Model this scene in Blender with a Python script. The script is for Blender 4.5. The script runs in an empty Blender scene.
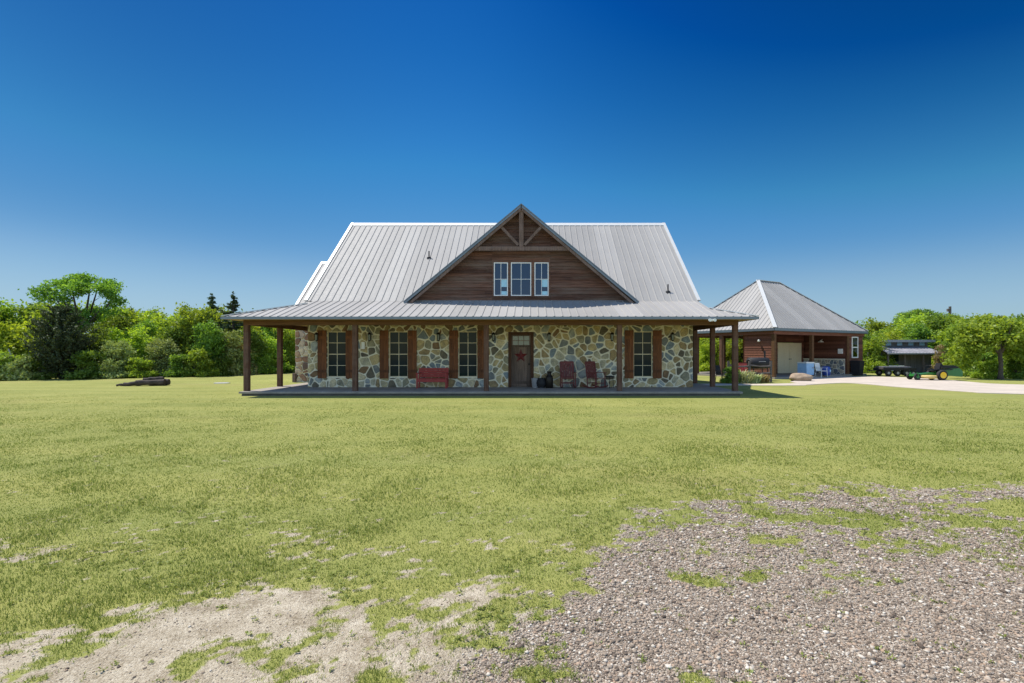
import bpy, math, random
import numpy as np
from mathutils import Vector, Matrix
random.seed(7); rng = np.random.default_rng(11)
R = math.radians
sc = bpy.context.scene
EXPO = .7
col = sc.collection
F, CX, CY, EYE = 500.0, 530.0, 352.0, 1.67
def PX(px, Y): return (px-CX)*Y/F
def PZ(py, Y): return EYE+(CY-py)*Y/F
def GY(py): return EYE*F/(py-CY)
def gp(px, py):
    Y = GY(py); return (PX(px, Y), Y)

# ------------------------------------------------------------------ materials
def mat(name):
    m = bpy.data.materials.new(name); m.use_nodes = True
    nt = m.node_tree
    for n in list(nt.nodes): nt.nodes.remove(n)
    out = nt.nodes.new('ShaderNodeOutputMaterial')
    return m, nt, out
def N(nt, t, **kw):
    n = nt.nodes.new('ShaderNode'+t)
    for k, v in kw.items():
        if k in n.inputs: n.inputs[k].default_value = v
        else: setattr(n, k, v)
    return n
def L(nt, a, b): nt.links.new(a, b)
def ramp(nt, fac, stops, interp='LINEAR'):
    r = nt.nodes.new('ShaderNodeValToRGB'); r.color_ramp.interpolation = interp
    e = r.color_ramp.elements
    while len(e) < len(stops): e.new(0.5)
    for i, (p, c) in enumerate(stops):
        e[i].position = p; e[i].color = (c[0], c[1], c[2], 1)
    L(nt, fac, r.inputs[0]); return r.outputs[0]
def mixc(nt, fac, a, b, mode='MIX'):
    n = nt.nodes.new('ShaderNodeMix'); n.data_type = 'RGBA'; n.blend_type = mode
    for s, v in ((n.inputs[0], fac), (n.inputs[6], a), (n.inputs[7], b)):
        if isinstance(v, (int, float)): s.default_value = v
        elif isinstance(v, tuple): s.default_value = (v[0], v[1], v[2], 1)
        else: L(nt, v, s)
    return n.outputs[2]
def mth(nt, op, a, b=0.0, clamp=False):
    n = nt.nodes.new('ShaderNodeMath'); n.operation = op; n.use_clamp = clamp
    for s, v in ((n.inputs[0], a), (n.inputs[1], b)):
        if isinstance(v, (int, float)): s.default_value = v
        else: L(nt, v, s)
    return n.outputs[0]
def coord(nt, scale=(1, 1, 1), kind='Object'):
    tc = nt.nodes.new('ShaderNodeTexCoord'); mp = nt.nodes.new('ShaderNodeMapping')
    mp.inputs['Scale'].default_value = scale; L(nt, tc.outputs[kind], mp.inputs[0]); return mp.outputs[0]
def noise(nt, vec, scale, detail=4, rough=0.55, out='Fac'):
    n = N(nt, 'TexNoise', Scale=scale, Detail=detail, Roughness=rough); L(nt, vec, n.inputs['Vector']); return n.outputs[out]
def bump(nt, h, strength=0.3, dist=0.02):
    b = N(nt, 'Bump', Strength=strength, Distance=dist); L(nt, h, b.inputs['Height']); return b.outputs[0]
def pbsdf(nt, out, color, rough=0.7, metal=0.0, normal=None, spec=None):
    p = nt.nodes.new('ShaderNodeBsdfPrincipled')
    if isinstance(color, tuple): p.inputs['Base Color'].default_value = (*color[:3], 1)
    else: L(nt, color, p.inputs['Base Color'])
    if isinstance(rough, (int, float)): p.inputs['Roughness'].default_value = rough
    else: L(nt, rough, p.inputs['Roughness'])
    p.inputs['Metallic'].default_value = metal
    if spec is not None: p.inputs['Specular IOR Level'].default_value = spec
    if normal is not None: L(nt, normal, p.inputs['Normal'])
    L(nt, p.outputs[0], out.inputs[0]); return p

def m_simple(name, c, rough=0.6, metal=0.0, var=0.25, scale=6.0, bmp=0.15):
    m, nt, out = mat(name); v = coord(nt)
    n = noise(nt, v, scale, 5); n2 = noise(nt, v, scale*7, 3)
    f = mth(nt, 'ADD', mth(nt, 'MULTIPLY', n, 0.65), mth(nt, 'MULTIPLY', n2, 0.35))
    a = tuple(x*(1-var) for x in c); b = tuple(min(1, x*(1+var)) for x in c)
    cc = ramp(nt, f, [(0.3, a), (0.7, b)])
    pbsdf(nt, out, cc, rough, metal, bump(nt, n2, bmp, 0.01)); return m

def m_wood(name, dark, light, rough=0.75, axis='x', island=True, grey=None):
    m, nt, out = mat(name)
    sc_ = {'x': (0.7, 9, 14), 'z': (12, 12, 0.8), 'y': (12, .7, 12)}[axis]
    v = coord(nt, sc_)
    n = noise(nt, v, 2.2, 6, 0.65)
    cc = ramp(nt, n, [(0.3, dark), (0.72, light)])
    if island:
        g = nt.nodes.new('ShaderNodeNewGeometry')
        k = ramp(nt, g.outputs['Random Per Island'], [(0, (0.55,)*3), (1, (1.35,)*3)])
        cc = mixc(nt, 1.0, cc, k, 'MULTIPLY')
    if grey:
        n3 = noise(nt, coord(nt, (.35, 1, 2.2)), 1.3, 5, .7)
        cc = mixc(nt, ramp(nt, n3, [(0.45, (0,)*3), (0.72, (.75,)*3)]), cc, grey)
    pbsdf(nt, out, cc, rough, 0, bump(nt, n, 0.35, 0.01), spec=.25); return m

def m_metal_roof(name, base, seed=0.0):
    m, nt, out = mat(name)
    tc = nt.nodes.new('ShaderNodeTexCoord')
    sep = nt.nodes.new('ShaderNodeSeparateXYZ'); L(nt, tc.outputs['Object'], sep.inputs[0])
    # sheets 0.9 m wide differ a little in brightness; the UV's u runs across the sheets
    at = nt.nodes.new('ShaderNodeAttribute'); at.attribute_name = 'across'
    s = mth(nt, 'FLOOR', mth(nt, 'DIVIDE', at.outputs['Fac'], 0.915))
    wn = nt.nodes.new('ShaderNodeTexWhiteNoise'); wn.noise_dimensions = '1D'; L(nt, s, wn.inputs['W'])
    nz = noise(nt, coord(nt, (1, 1, 1)), 0.7, 4, .6); nz2 = noise(nt, coord(nt, (1, 1, 1)), 9, 5, .7)
    k = mth(nt, 'ADD', mth(nt, 'MULTIPLY', wn.outputs[0], 0.13), mth(nt, 'ADD', mth(nt, 'MULTIPLY', nz, 0.14), mth(nt, 'MULTIPLY', nz2, .07)))
    cc = ramp(nt, k, [(0.08, tuple(x*0.80 for x in base)), (0.33, tuple(min(1, x*1.16) for x in base))])
    pbsdf(nt, out, cc, ramp(nt, nz2, [(.3, (.55,)*3), (.7, (.68,)*3)]), 0.0, None, .25); return m

def m_stone(name, cols, mortar_scale=1.0):
    cols = [tuple(min(.7, x*1.5) for x in c) for c in cols]
    m, nt, out = mat(name)
    g = nt.nodes.new('ShaderNodeNewGeometry')
    n = noise(nt, coord(nt), 5.0, 6, 0.7); n2 = noise(nt, coord(nt), 28.0, 4, 0.7)
    st = [(i/len(cols), c) for i, c in enumerate(cols)]
    cc = ramp(nt, g.outputs['Random Per Island'], st, 'CONSTANT')
    k = ramp(nt, n, [(0.3, (0.55, .56, .6)), (0.7, (1.4, 1.35, 1.2))])
    cc = mixc(nt, 1.0, cc, k, 'MULTIPLY')
    k2 = ramp(nt, n2, [(0.35, (0.75,)*3), (0.65, (1.2,)*3)])
    cc = mixc(nt, 1.0, cc, k2, 'MULTIPLY')
    pbsdf(nt, out, cc, 0.85, 0, bump(nt, n2, 0.5, 0.01), spec=.3); return m

def m_leaf(name, cols, trans=0.4):
    m, nt, out = mat(name)
    g = nt.nodes.new('ShaderNodeNewGeometry'); oi = nt.nodes.new('ShaderNodeObjectInfo')
    st = [(i/(len(cols)-1), c) for i, c in enumerate(cols)]
    n = noise(nt, coord(nt), 0.9, 3)
    f = mth(nt, 'ADD', mth(nt, 'MULTIPLY', g.outputs['Random Per Island'], .5), mth(nt, 'SUBTRACT', mth(nt, 'MULTIPLY', n, 1.3), .4), True)
    cc = ramp(nt, f, st)
    hs = nt.nodes.new('ShaderNodeHueSaturation'); L(nt, cc, hs.inputs['Color'])
    L(nt, mth(nt, 'ADD', mth(nt, 'MULTIPLY', oi.outputs['Random'], .035), .468), hs.inputs['Hue'])
    L(nt, mth(nt, 'ADD', mth(nt, 'MULTIPLY', oi.outputs['Random'], .5), .75), hs.inputs['Value'])
    d = nt.nodes.new('ShaderNodeBsdfDiffuse'); L(nt, hs.outputs[0], d.inputs[0])
    t = nt.nodes.new('ShaderNodeBsdfTranslucent')
    L(nt, mixc(nt, 1.0, hs.outputs[0], (1.25, 1.2, .45), 'MULTIPLY'), t.inputs[0])
    gl = N(nt, 'BsdfGlossy', Roughness=.45); gl.inputs[0].default_value = (.5, .5, .5, 1)
    a = N(nt, 'MixShader'); a.inputs[0].default_value = trans; L(nt, d.outputs[0], a.inputs[1]); L(nt, t.outputs[0], a.inputs[2])
    b = N(nt, 'MixShader'); b.inputs[0].default_value = .025; L(nt, a.outputs[0], b.inputs[1]); L(nt, gl.outputs[0], b.inputs[2])
    L(nt, b.outputs[0], out.inputs[0]); return m

M = {}
M['roof'] = m_metal_roof('galvanised_roof', (.325, .31, .29))
M['ridge'] = m_simple('pale_ridge_metal', (.52, .52, .50), .5, .1, .06)
M['trim'] = m_simple('grey_trim_metal', (.16, .19, .22), .45, .4, .1)
M['siding'] = m_wood('dark_siding', (.042, .02, .013), (.18, .085, .052), .8, 'x', True, (.17, .13, .10))
M['redsiding'] = m_wood('red_siding', (.075, .03, .018), (.24, .095, .058), .75, 'x', True)
M['post'] = m_wood('post_wood', (.05, .025, .016), (.17, .085, .052), .8, 'z', False, (.15, .10, .075))
M['beam'] = m_wood('beam_wood', (.06, .03, .012), (.16, .08, .035), .8, 'x', False)
M['truss'] = m_wood('truss_wood', (.07, .045, .036), (.23, .15, .11), .8, 'z', False, (.20, .15, .13))
M['shutter'] = m_wood('shutter_wood', (.07, .024, .008), (.20, .072, .024), .6, 'z', True)
M['ceil'] = m_wood('ceiling_wood', (.30, .19, .09), (.45, .30, .15), .7, 'x', True)
M['doorwood'] = m_wood('door_wood', (.08, .055, .042), (.20, .14, .105), .7, 'z', True)
M['doorframe'] = m_wood('door_frame_wood', (.03, .012, .005), (.10, .04, .015), .6, 'z', False)
M['stone'] = m_stone('field_stone', [(.24, .20, .11), (.12, .13, .13), (.33, .28, .17), (.18, .17, .12), (.14, .09, .05), (.28, .26, .19), (.13, .16, .18), (.38, .33, .22), (.20, .15, .08), (.09, .08, .06), (.22, .24, .24), (.30, .24, .13)])
M['redstone'] = m_stone('red_field_stone', [(.30, .20, .14), (.18, .10, .07), (.42, .34, .26), (.26, .15, .10), (.36, .28, .22), (.12, .08, .07), (.33, .25, .20)])  # reddened stones, warm bounce off the sunlit slab put into their colour
M['greystone'] = m_stone('grey_field_stone', [(.12, .14, .15), (.22, .22, .20), (.10, .11, .13), (.28, .25, .20)])
M['mortar'] = m_simple('mortar', (.74, .69, .54), .95, 0, .18, 9, .5)
M['footing'] = m_simple('footing_concrete', (.10, .095, .09), .9, 0, .35, 5)  # dark tone paints the shade below the porch slab edge
M['slab'] = m_simple('porch_concrete', (.27, .235, .20), .85, 0, .3, 2.2, .3)
M['concrete'] = m_simple('drive_concrete', (.47, .40, .33), .9, 0, .20, .8, .4)
M['white'] = m_simple('white_paint', (.74, .73, .68), .5, 0, .06)
M['cream'] = m_simple('cream_paint', (.72, .62, .42), .55, 0, .07)
M['red'] = m_simple('red_paint', (.30, .03, .025), .6, 0, .3, 14)
M['darkred'] = m_simple('dark_red_stain', (.13, .014, .014), .5, 0, .3, 10)
M['black'] = m_simple('black_metal', (.008, .008, .010), .7, 0, .3)
M['bronze'] = m_simple('bronze_metal', (.018, .013, .009), .45, .5, .3)
M['rubber'] = m_simple('tyre_rubber', (.02, .02, .02), .85, 0, .3)
M['green'] = m_simple('green_paint', (.02, .14, .025), .35, 0, .12)
M['yellow'] = m_simple('yellow_paint', (.75, .48, .02), .4, 0, .1)
M['decktan'] = m_simple('dusty_yellow_paint', (.55, .40, .13), .6, 0, .2)
M['blueplastic'] = m_simple('blue_plastic', (.02, .06, .30), .4, 0, .1)
M['paleblue'] = m_simple('pale_blue_enamel', (.30, .50, .72), .4, 0, .12)
M['blindblue'] = m_simple('pale_blue_blind', (.35, .60, .68), .5, 0, .1)  # pale pane reflections as a flat colour
M['grey'] = m_simple('grey_paint', (.30, .30, .31), .6, 0, .15)
M['rusty'] = m_simple('rusty_sheet', (.22, .215, .235), .6, .1, .5, 1.8)
M['rust'] = m_simple('rust', (.13, .055, .03), .8, .2, .4, 8)
M['greywood'] = m_wood('weathered_wood', (.05, .042, .038), (.18, .155, .14), .85, 'x', True)
M['darkwood'] = m_wood('dark_shed_wood', (.08, .08, .09), (.24, .23, .24), .85, 'z', True)
M['bark'] = m_simple('bark', (.075, .058, .043), .95, 0, .5, 7, .8)
M['rock'] = m_simple('boulder_rock', (.30, .22, .15), .9, 0, .45, 3.5, .9)
M['log'] = m_simple('old_log', (.05, .036, .03), .9, 0, .7, 3, .9)
M['glass'], _nt, _o = mat('window_glass'); pbsdf(_nt, _o, (.008, .022, .024), .04, 0, None, .12)
M['skyglass'], _nt, _o = mat('gable_window_glass'); pbsdf(_nt, _o, (.006, .025, .07), .03, 0, None, .45)
M['doorglass'], _nt, _o = mat('door_glass'); pbsdf(_nt, _o, (.16, .20, .17), .15, 0, None, .6)
M['seeglass'], _nt, _o = mat('clear_glass')
_g = N(_nt, 'BsdfGlossy', Roughness=.03); _t = N(_nt, 'BsdfTransparent'); _t.inputs[0].default_value = (.55, .65, .6, 1)
_f = N(_nt, 'Fresnel', IOR=1.5); _x = N(_nt, 'MixShader'); L(_nt, _f.outputs[0], _x.inputs[0]); L(_nt, _t.outputs[0], _x.inputs[1]); L(_nt, _g.outputs[0], _x.inputs[2]); L(_nt, _x.outputs[0], _o.inputs[0])
_ml = m_leaf
def m_leaf(n, c, t=.5, k=1.95): return _ml(n, [tuple(x*k for x in q) for q in c], t)
LEAF = {
 'light': m_leaf('light_leaves', [(.07, .125, .018), (.12, .19, .025), (.19, .25, .035)]),
 'yellow': m_leaf('yellow_green_leaves', [(.09, .15, .016), (.15, .21, .024), (.22, .27, .035)]),
 'mid': m_leaf('mid_leaves', [(.04, .085, .016), (.075, .14, .024), (.12, .19, .035)]),
 'dark': m_leaf('dark_needles', [(.022, .036, .018), (.036, .058, .027), (.058, .082, .038)], .15),
 'grey': m_leaf('grey_green_leaves', [(.08, .12, .04), (.15, .20, .065), (.23, .27, .11)], .25),
 'grass': m_leaf('pale_grass_leaves', [(.14, .18, .09), (.22, .26, .14), (.32, .35, .22)], .3),
 'rust': m_leaf('ruddy_leaves', [(.11, .08, .035), (.15, .12, .05), (.20, .18, .08)], .25),
}

# ------------------------------------------------------------------ mesh building
class MB:
    def __init__(s): s.v = []; s.f = []; s.mi = []; s.attr = None
    def poly(s, pts, mi=0):
        b = len(s.v); s.v += [tuple(p) for p in pts]; s.f.append(list(range(b, b+len(pts)))); s.mi.append(mi)
    def raw(s, vs, fs, mi=0):
        b = len(s.v); s.v += [tuple(p) for p in vs]
        for f in fs: s.f.append([b+i for i in f]); s.mi.append(mi)
    def box(s, x0, x1, y0, y1, z0, z1, mi=0, Mx=None):
        vs = [Vector((x, y, z)) for z in (z0, z1) for y in (y0, y1) for x in (x0, x1)]
        if Mx: vs = [Mx @ v for v in vs]
        s.raw(vs, [(0, 2, 3, 1), (4, 5, 7, 6), (0, 1, 5, 4), (2, 6, 7, 3), (0, 4, 6, 2), (1, 3, 7, 5)], mi)
    def beam(s, a, b, w, h, up=(0, 0, 1), mi=0):
        a = Vector(a); b = Vector(b); d = (b-a).normalized(); u = Vector(up)
        if abs(d.dot(u)) > .99: u = Vector((0, 1, 0))
        r = d.cross(u).normalized(); u = r.cross(d).normalized()
        vs = []
        for p in (a, b):
            for sy in (-1, 1):
                for sx in (-1, 1): vs.append(p+r*(sx*w/2)+u*(sy*h/2))
        s.raw(vs, [(0, 2, 3, 1), (4, 5, 7, 6), (0, 1, 5, 4), (2, 6, 7, 3), (0, 4, 6, 2), (1, 3, 7, 5)], mi)
    def tube(s, pts, rad, n=8, mi=0, cap=True):
        pts = [Vector(p) for p in pts]
        if isinstance(rad, (int, float)): rad = [rad]*len(pts)
        rings = []
        for i, p in enumerate(pts):
            d = (pts[min(i+1, len(pts)-1)]-pts[max(i-1, 0)]).normalized()
            u = Vector((0, 0, 1)) if abs(d.z) < .9 else Vector((1, 0, 0))
            r = d.cross(u).normalized(); w = d.cross(r).normalized()
            rings.append([p+(r*math.cos(2*math.pi*k/n)+w*math.sin(2*math.pi*k/n))*rad[i] for k in range(n)])
        vs = [q for r_ in rings for q in r_]; fs = []
        for i in range(len(pts)-1):
            for k in range(n):
                a = i*n+k; b = i*n+(k+1) % n; fs.append((a, b, b+n, a+n))
        if cap: fs.append(tuple(range(n))[::-1]); fs.append(tuple(range((len(pts)-1)*n, len(pts)*n)))
        s.raw(vs, fs, mi)
    def lathe(s, c, prof, n=16, axis='z', mi=0):
        vs = []; fs = []
        for (r, h) in prof:
            for k in range(n):
                a = 2*math.pi*k/n; x, y = r*math.cos(a), r*math.sin(a)
                p = {'z': (x, y, h), 'y': (x, h, y), 'x': (h, x, y)}[axis]
                vs.append((c[0]+p[0], c[1]+p[1], c[2]+p[2]))
        for i in range(len(prof)-1):
            for k in range(n):
                a = i*n+k; b = i*n+(k+1) % n; fs.append((a, b, b+n, a+n))
        fs.append(tuple(range(n))); fs.append(tuple(range((len(prof)-1)*n, len(prof)*n)))
        s.raw(vs, fs, mi)
    def blob(s, c, r, seed=0, amp=.2, nu=14, nv=9, mi=0, flat=0.0):
        rr = random.Random(seed); ph = [rr.uniform(0, 6.28) for _ in range(6)]
        vs = []; fs = []
        for j in range(nv+1):
            th = math.pi*j/nv
            for i in range(nu):
                a = 2*math.pi*i/nu
                k = 1+amp*(math.sin(2*a+ph[0]+th)+.6*math.sin(3*a+ph[1]-2*th)+.5*math.sin(5*th+ph[2]+a)+.35*math.sin(6*a+ph[3]+4*th))*math.sin(th)
                z = math.cos(th)*k*r[2]
                if z < -flat*r[2] and flat > 0: z = -flat*r[2]
                vs.append((c[0]+r[0]*k*math.sin(th)*math.cos(a), c[1]+r[1]*k*math.sin(th)*math.sin(a), c[2]+z))
        for j in range(nv):
            for i in range(nu):
                a = j*nu+i; b = j*nu+(i+1) % nu; fs.append((a, a+nu, b+nu, b))
        s.raw(vs, fs, mi)
    def build(s, name, mats, parent=None, smooth=False, loc=None, rz=0):
        me = bpy.data.meshes.new(name); me.from_pydata(s.v, [], s.f)
        for m in (mats if isinstance(mats, list) else [mats]): me.materials.append(m)
        me.polygons.foreach_set('material_index', s.mi)
        if smooth:
            me.polygons.foreach_set('use_smooth', [True]*len(s.f))
        if s.attr:
            a = me.attributes.new('across', 'FLOAT', 'POINT'); a.data.foreach_set('value', s.attr+[0.0]*(len(s.v)-len(s.attr)))
        me.update()
        o = bpy.data.objects.new(name, me); col.objects.link(o)
        if parent: o.parent = parent
        if loc: o.location = loc
        if rz: o.rotation_euler.z = rz
        return o
def tag(o, label=None, cat=None, group=None, kind=None):
    if label: o['label'] = label
    if cat: o['category'] = cat
    if group: o['group'] = group
    if kind: o['kind'] = kind
    return o
def thing(name, label, cat, loc=(0, 0, 0), rz=0, group=None):
    o = bpy.data.objects.new(name, None); col.objects.link(o); o.location = loc; o.rotation_euler.z = rz
    o.empty_display_size = .3
    return tag(o, label, cat, group)
KIDS = {}
def copy_tree(o, parent=None):
    c = o.copy(); col.objects.link(c)
    if parent: c.parent = parent
    for ch in [x for x in list(o.children)]: copy_tree(ch, c)
    return c
def np_mesh(name, verts, loops, counts, mats, parent=None, smooth=False):
    me = bpy.data.meshes.new(name)
    me.vertices.add(len(verts)); me.vertices.foreach_set('co', np.asarray(verts, np.float32).ravel())
    me.loops.add(len(loops)); me.loops.foreach_set('vertex_index', np.asarray(loops, np.int32))
    counts = np.asarray(counts, np.int32); st = np.concatenate([[0], np.cumsum(counts)[:-1]]).astype(np.int32)
    me.polygons.add(len(counts)); me.polygons.foreach_set('loop_start', st)
    try: me.polygons.foreach_set('loop_total', counts)
    except Exception: pass
    me.update(calc_edges=True)
    if smooth: me.polygons.foreach_set('use_smooth', np.ones(len(counts), bool))
    for m in (mats if isinstance(mats, list) else [mats]): me.materials.append(m)
    o = bpy.data.objects.new(name, me); col.objects.link(o)
    if parent: o.parent = parent
    return o

# ---- convex clipping in 2D
def clip(poly, nx, ny, c):      # keep nx*x+ny*y <= c
    out = []
    for i in range(len(poly)):
        a = poly[i]; b = poly[(i+1) % len(poly)]
        da = nx*a[0]+ny*a[1]-c; db = nx*b[0]+ny*b[1]-c
        if da <= 0: out.append(a)
        if (da < 0 < db) or (db < 0 < da):
            t = da/(da-db); out.append((a[0]+(b[0]-a[0])*t, a[1]+(b[1]-a[1])*t))
    return out
def area(p):
    return abs(sum(p[i][0]*p[(i+1) % len(p)][1]-p[(i+1) % len(p)][0]*p[i][1] for i in range(len(p))))/2 if len(p) > 2 else 0
def stone_face(mb, to3, x0, x1, z0, z1, holes, size=.36, gap=.018, depth=.035, seed=1, mi=1, aspect=1.25):
    """irregular flagstones, each a bevelled polygon standing proud of the mortar; to3(u, v, d) gives the 3D point"""
    rr = random.Random(seed); sites = []
    nx = max(1, int((x1-x0)/(size*aspect))); nz = max(1, int((z1-z0)/size))
    for i in range(-1, nx+1):
        for j in range(-1, nz+1):
            sites.append((x0+(i+.5+rr.uniform(-.46, .46)+(.5 if j % 2 else 0))*(x1-x0)/nx, z0+(j+.5+rr.uniform(-.44, .44))*(z1-z0)/nz))
            if rr.random() < .42:
                sites.append((x0+(i+rr.random())*(x1-x0)/nx, z0+(j+rr.random())*(z1-z0)/nz))
    for (sx, sz) in sites:
        cell = [(x0, z0), (x1, z0), (x1, z1), (x0, z1)]
        for (tx, tz) in sites:
            dx, dz = tx-sx, tz-sz; d2 = dx*dx+dz*dz
            if d2 == 0 or d2 > (size*4)**2: continue
            d = math.sqrt(d2); c = (dx*(sx+tx)/2+dz*(sz+tz)/2)/d-gap*rr.uniform(.5, 1.7)
            cell = clip(cell, dx/d, dz/d, c)
            if len(cell) < 3: break
        for (hx0, hx1, hz0, hz1) in holes:
            if len(cell) < 3: break
            if max(p[0] for p in cell) <= hx0 or min(p[0] for p in cell) >= hx1 or max(p[1] for p in cell) <= hz0 or min(p[1] for p in cell) >= hz1: continue
            cands = [clip(cell, 1, 0, hx0), clip(cell, -1, 0, -hx1), clip(cell, 0, 1, hz0), clip(cell, 0, -1, -hz1)]
            cell = max(cands, key=area)
        if area(cell) < .004: continue
        # drop near-duplicate points
        q = [cell[0]]
        for p in cell[1:]:
            if math.dist(p, q[-1]) > .012: q.append(p)
        if len(q) > 3 and math.dist(q[0], q[-1]) < .012: q.pop()
        if len(q) < 3: continue
        # cut corners so stones look rounded
        cut = []
        for i in range(len(q)):
            a, b, c = q[i-1], q[i], q[(i+1) % len(q)]
            t = rr.uniform(.12, .24)
            cut.append((b[0]+(a[0]-b[0])*t, b[1]+(a[1]-b[1])*t)); cut.append((b[0]+(c[0]-b[0])*t, b[1]+(c[1]-b[1])*t))
        q = cut
        cxx = sum(p[0] for p in q)/len(q); czz = sum(p[1] for p in q)/len(q)
        dp = depth*rr.uniform(.6, 1.3); tx, tz = rr.uniform(-.04, .04), rr.uniform(-.04, .04)
        n = len(q); ins = .80
        vs = [to3(p[0], p[1], -.002) for p in q]+[to3(p[0], p[1], dp*.6) for p in q]
        vs += [to3(cxx+(p[0]-cxx)*ins, czz+(p[1]-czz)*ins, dp+tx*(p[0]-cxx)+tz*(p[1]-czz)) for p in q]
        fs = []
        for k in range(n):
            k2 = (k+1) % n
            fs.append((k, k2, k2+n, k+n)); fs.append((k+n, k2+n, k2+2*n, k+2*n))
        fs.append(tuple(range(2*n, 3*n)))
        mb.raw(vs, fs, mi)
def wall_boxes(mb, x0, x1, z0, z1, y0, y1, holes, mi=0):
    xs = sorted({x0, x1, *[h[0] for h in holes], *[h[1] for h in holes]}); zs = sorted({z0, z1, *[h[2] for h in holes], *[h[3] for h in holes]})
    for i in range(len(xs)-1):
        # merge vertical runs
        run = None
        for j in range(len(zs)-1):
            cx, cz = (xs[i]+xs[i+1])/2, (zs[j]+zs[j+1])/2
            inside = any(h[0] < cx < h[1] and h[2] < cz < h[3] for h in holes)
            if not inside:
                if run is None: run = [zs[j], zs[j+1]]
                else: run[1] = zs[j+1]
            if inside or j == len(zs)-2:
                if run: mb.box(xs[i], xs[i+1], y0, y1, run[0], run[1], mi); run = None

def roof_plane(mb, pts, up, spacing=.305, thick=.04, rh=.027, rw=.038, off=0.0):
    """pts: planar convex 3D polygon (top skin); up: 3D slope direction; ribs run along it"""
    P = [Vector(p) for p in pts]; up = Vector(up).normalized()
    n = (P[1]-P[0]).cross(P[2]-P[0]).normalized()
    if n.z < 0: n = -n
    ac = up.cross(n).normalized(); O = P[0]
    if mb.attr is None: mb.attr = []
    def pad(): mb.attr += [0.0]*(len(mb.v)-len(mb.attr))
    uv = [((p-O).dot(ac), (p-O).dot(up)) for p in P]
    lo = min(u for u, _ in uv); hi = max(u for u, _ in uv)
    base = O.dot(ac)
    # skin cut in strips so 'across' varies
    bot = [p-n*thick for p in P]
    mb.poly(bot[::-1]); 
    for i in range(len(P)): mb.poly([P[i], P[(i+1) % len(P)], bot[(i+1) % len(P)], bot[i]])
    mb.poly(P); pad()
    k = len(P)
    for idx, p in enumerate(P): mb.attr[len(mb.v)-k+idx] = p.dot(ac)+100
    t = math.ceil((lo+base-off)/spacing)*spacing+off-base
    while t < hi:
        sl = clip(clip(uv, 1, 0, t+.001), -1, 0, -(t-.001))
        if len(sl) >= 3:
            v0 = min(q[1] for q in sl); v1 = max(q[1] for q in sl)
            if v1-v0 > .06:
                a = O+ac*t+up*(v0+.002); b = O+ac*t+up*(v1-.01)
                vs = []
                for p in (a, b):
                    for (dx, dz) in ((-rw, .002), (-rw*.42, rh), (rw*.42, rh), (rw, .002)): vs.append(p+ac*dx+n*dz)
                mb.raw(vs, [(0, 1, 5, 4), (1, 2, 6, 5), (2, 3, 7, 6), (0, 3, 2, 1), (4, 5, 6, 7)])
                pad()
                for q in range(8): mb.attr[len(mb.v)-8+q] = (a+ac*0).dot(ac)+100
        t += spacing
    return mb
def siding(mb, to3, poly, pitch=.15, depth=.022, seed=0, mi=0, z0=None):
    """lap boards clipped to a convex polygon in (u,v)"""
    rr = random.Random(seed)
    lo = min(p[1] for p in poly) if z0 is None else z0; hi = max(p[1] for p in poly)
    z = lo
    while z < hi:
        b = clip(clip(poly, 0, 1, z+pitch-.004), 0, -1, -z)
        if len(b) >= 3:
            # break boards at random butt joints
            x0 = min(p[0] for p in b); x1 = max(p[0] for p in b); cuts = [x0]
            while cuts[-1] < x1: cuts.append(cuts[-1]+rr.uniform(2.2, 4.8))
            for i in range(len(cuts)-1):
                c = clip(clip(b, -1, 0, -cuts[i]-.003), 1, 0, cuts[i+1])
                if len(c) < 3 or area(c) < 1e-4: continue
                n = len(c)
                def d(v): return depth*(1-(v-z)/pitch)+.004
                vs = [to3(p[0], p[1], 0) for p in c]+[to3(p[0], p[1], d(p[1])) for p in c]
                fs = [tuple(range(n, 2*n))]+[(k, (k+1) % n, (k+1) % n+n, k+n) for k in range(n)]
                mb.raw(vs, fs, mi)
        z += pitch

def ridge_plates(mb, a, b, side, sl, w=.22):
    a, b, side = Vector(a), Vector(b), Vector(side)
    for s in (-1, 1):
        d = side*(s*w)+Vector((0, 0, -w*sl)); n = Vector((0, 0, -.02))
        P = [a, b, b+d, a+d]; Q = [p+n for p in P]
        mb.raw(P+Q, [(0, 1, 2, 3), (7, 6, 5, 4), (3, 2, 6, 7), (0, 3, 7, 4), (1, 5, 6, 2)])
# ------------------------------------------------------------------ numpy value noise
_P = rng.random((256, 256)).astype(np.float32)
def vnoise(x, y):
    xi = np.floor(x).astype(int); yi = np.floor(y).astype(int); fx = x-xi; fy = y-yi
    fx = fx*fx*(3-2*fx); fy = fy*fy*(3-2*fy)
    g = lambda a, b: _P[a & 255, b & 255]
    return (g(xi, yi)*(1-fx)+g(xi+1, yi)*fx)*(1-fy)+(g(xi, yi+1)*(1-fx)+g(xi+1, yi+1)*fx)*fy
def fbm(x, y, o=4, gain=.55):
    s = 0; a = .5; t = 0
    for i in range(o):
        s = s+a*vnoise(x+17.3*i, y+9.1*i); t += a; a *= gain; x = x*2.03; y = y*2.03
    return s/t
def sstep(a, b, x):
    t = np.clip((x-a)/(b-a), 0, 1); return t*t*(3-2*t)
def ground_h(x, y):
    return (fbm(x*.9+3, y*.9, 3)-.5)*.05*np.clip((13-y)/6, 0, 1)*np.clip((14-np.abs(x))/4, 0, 1)
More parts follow.
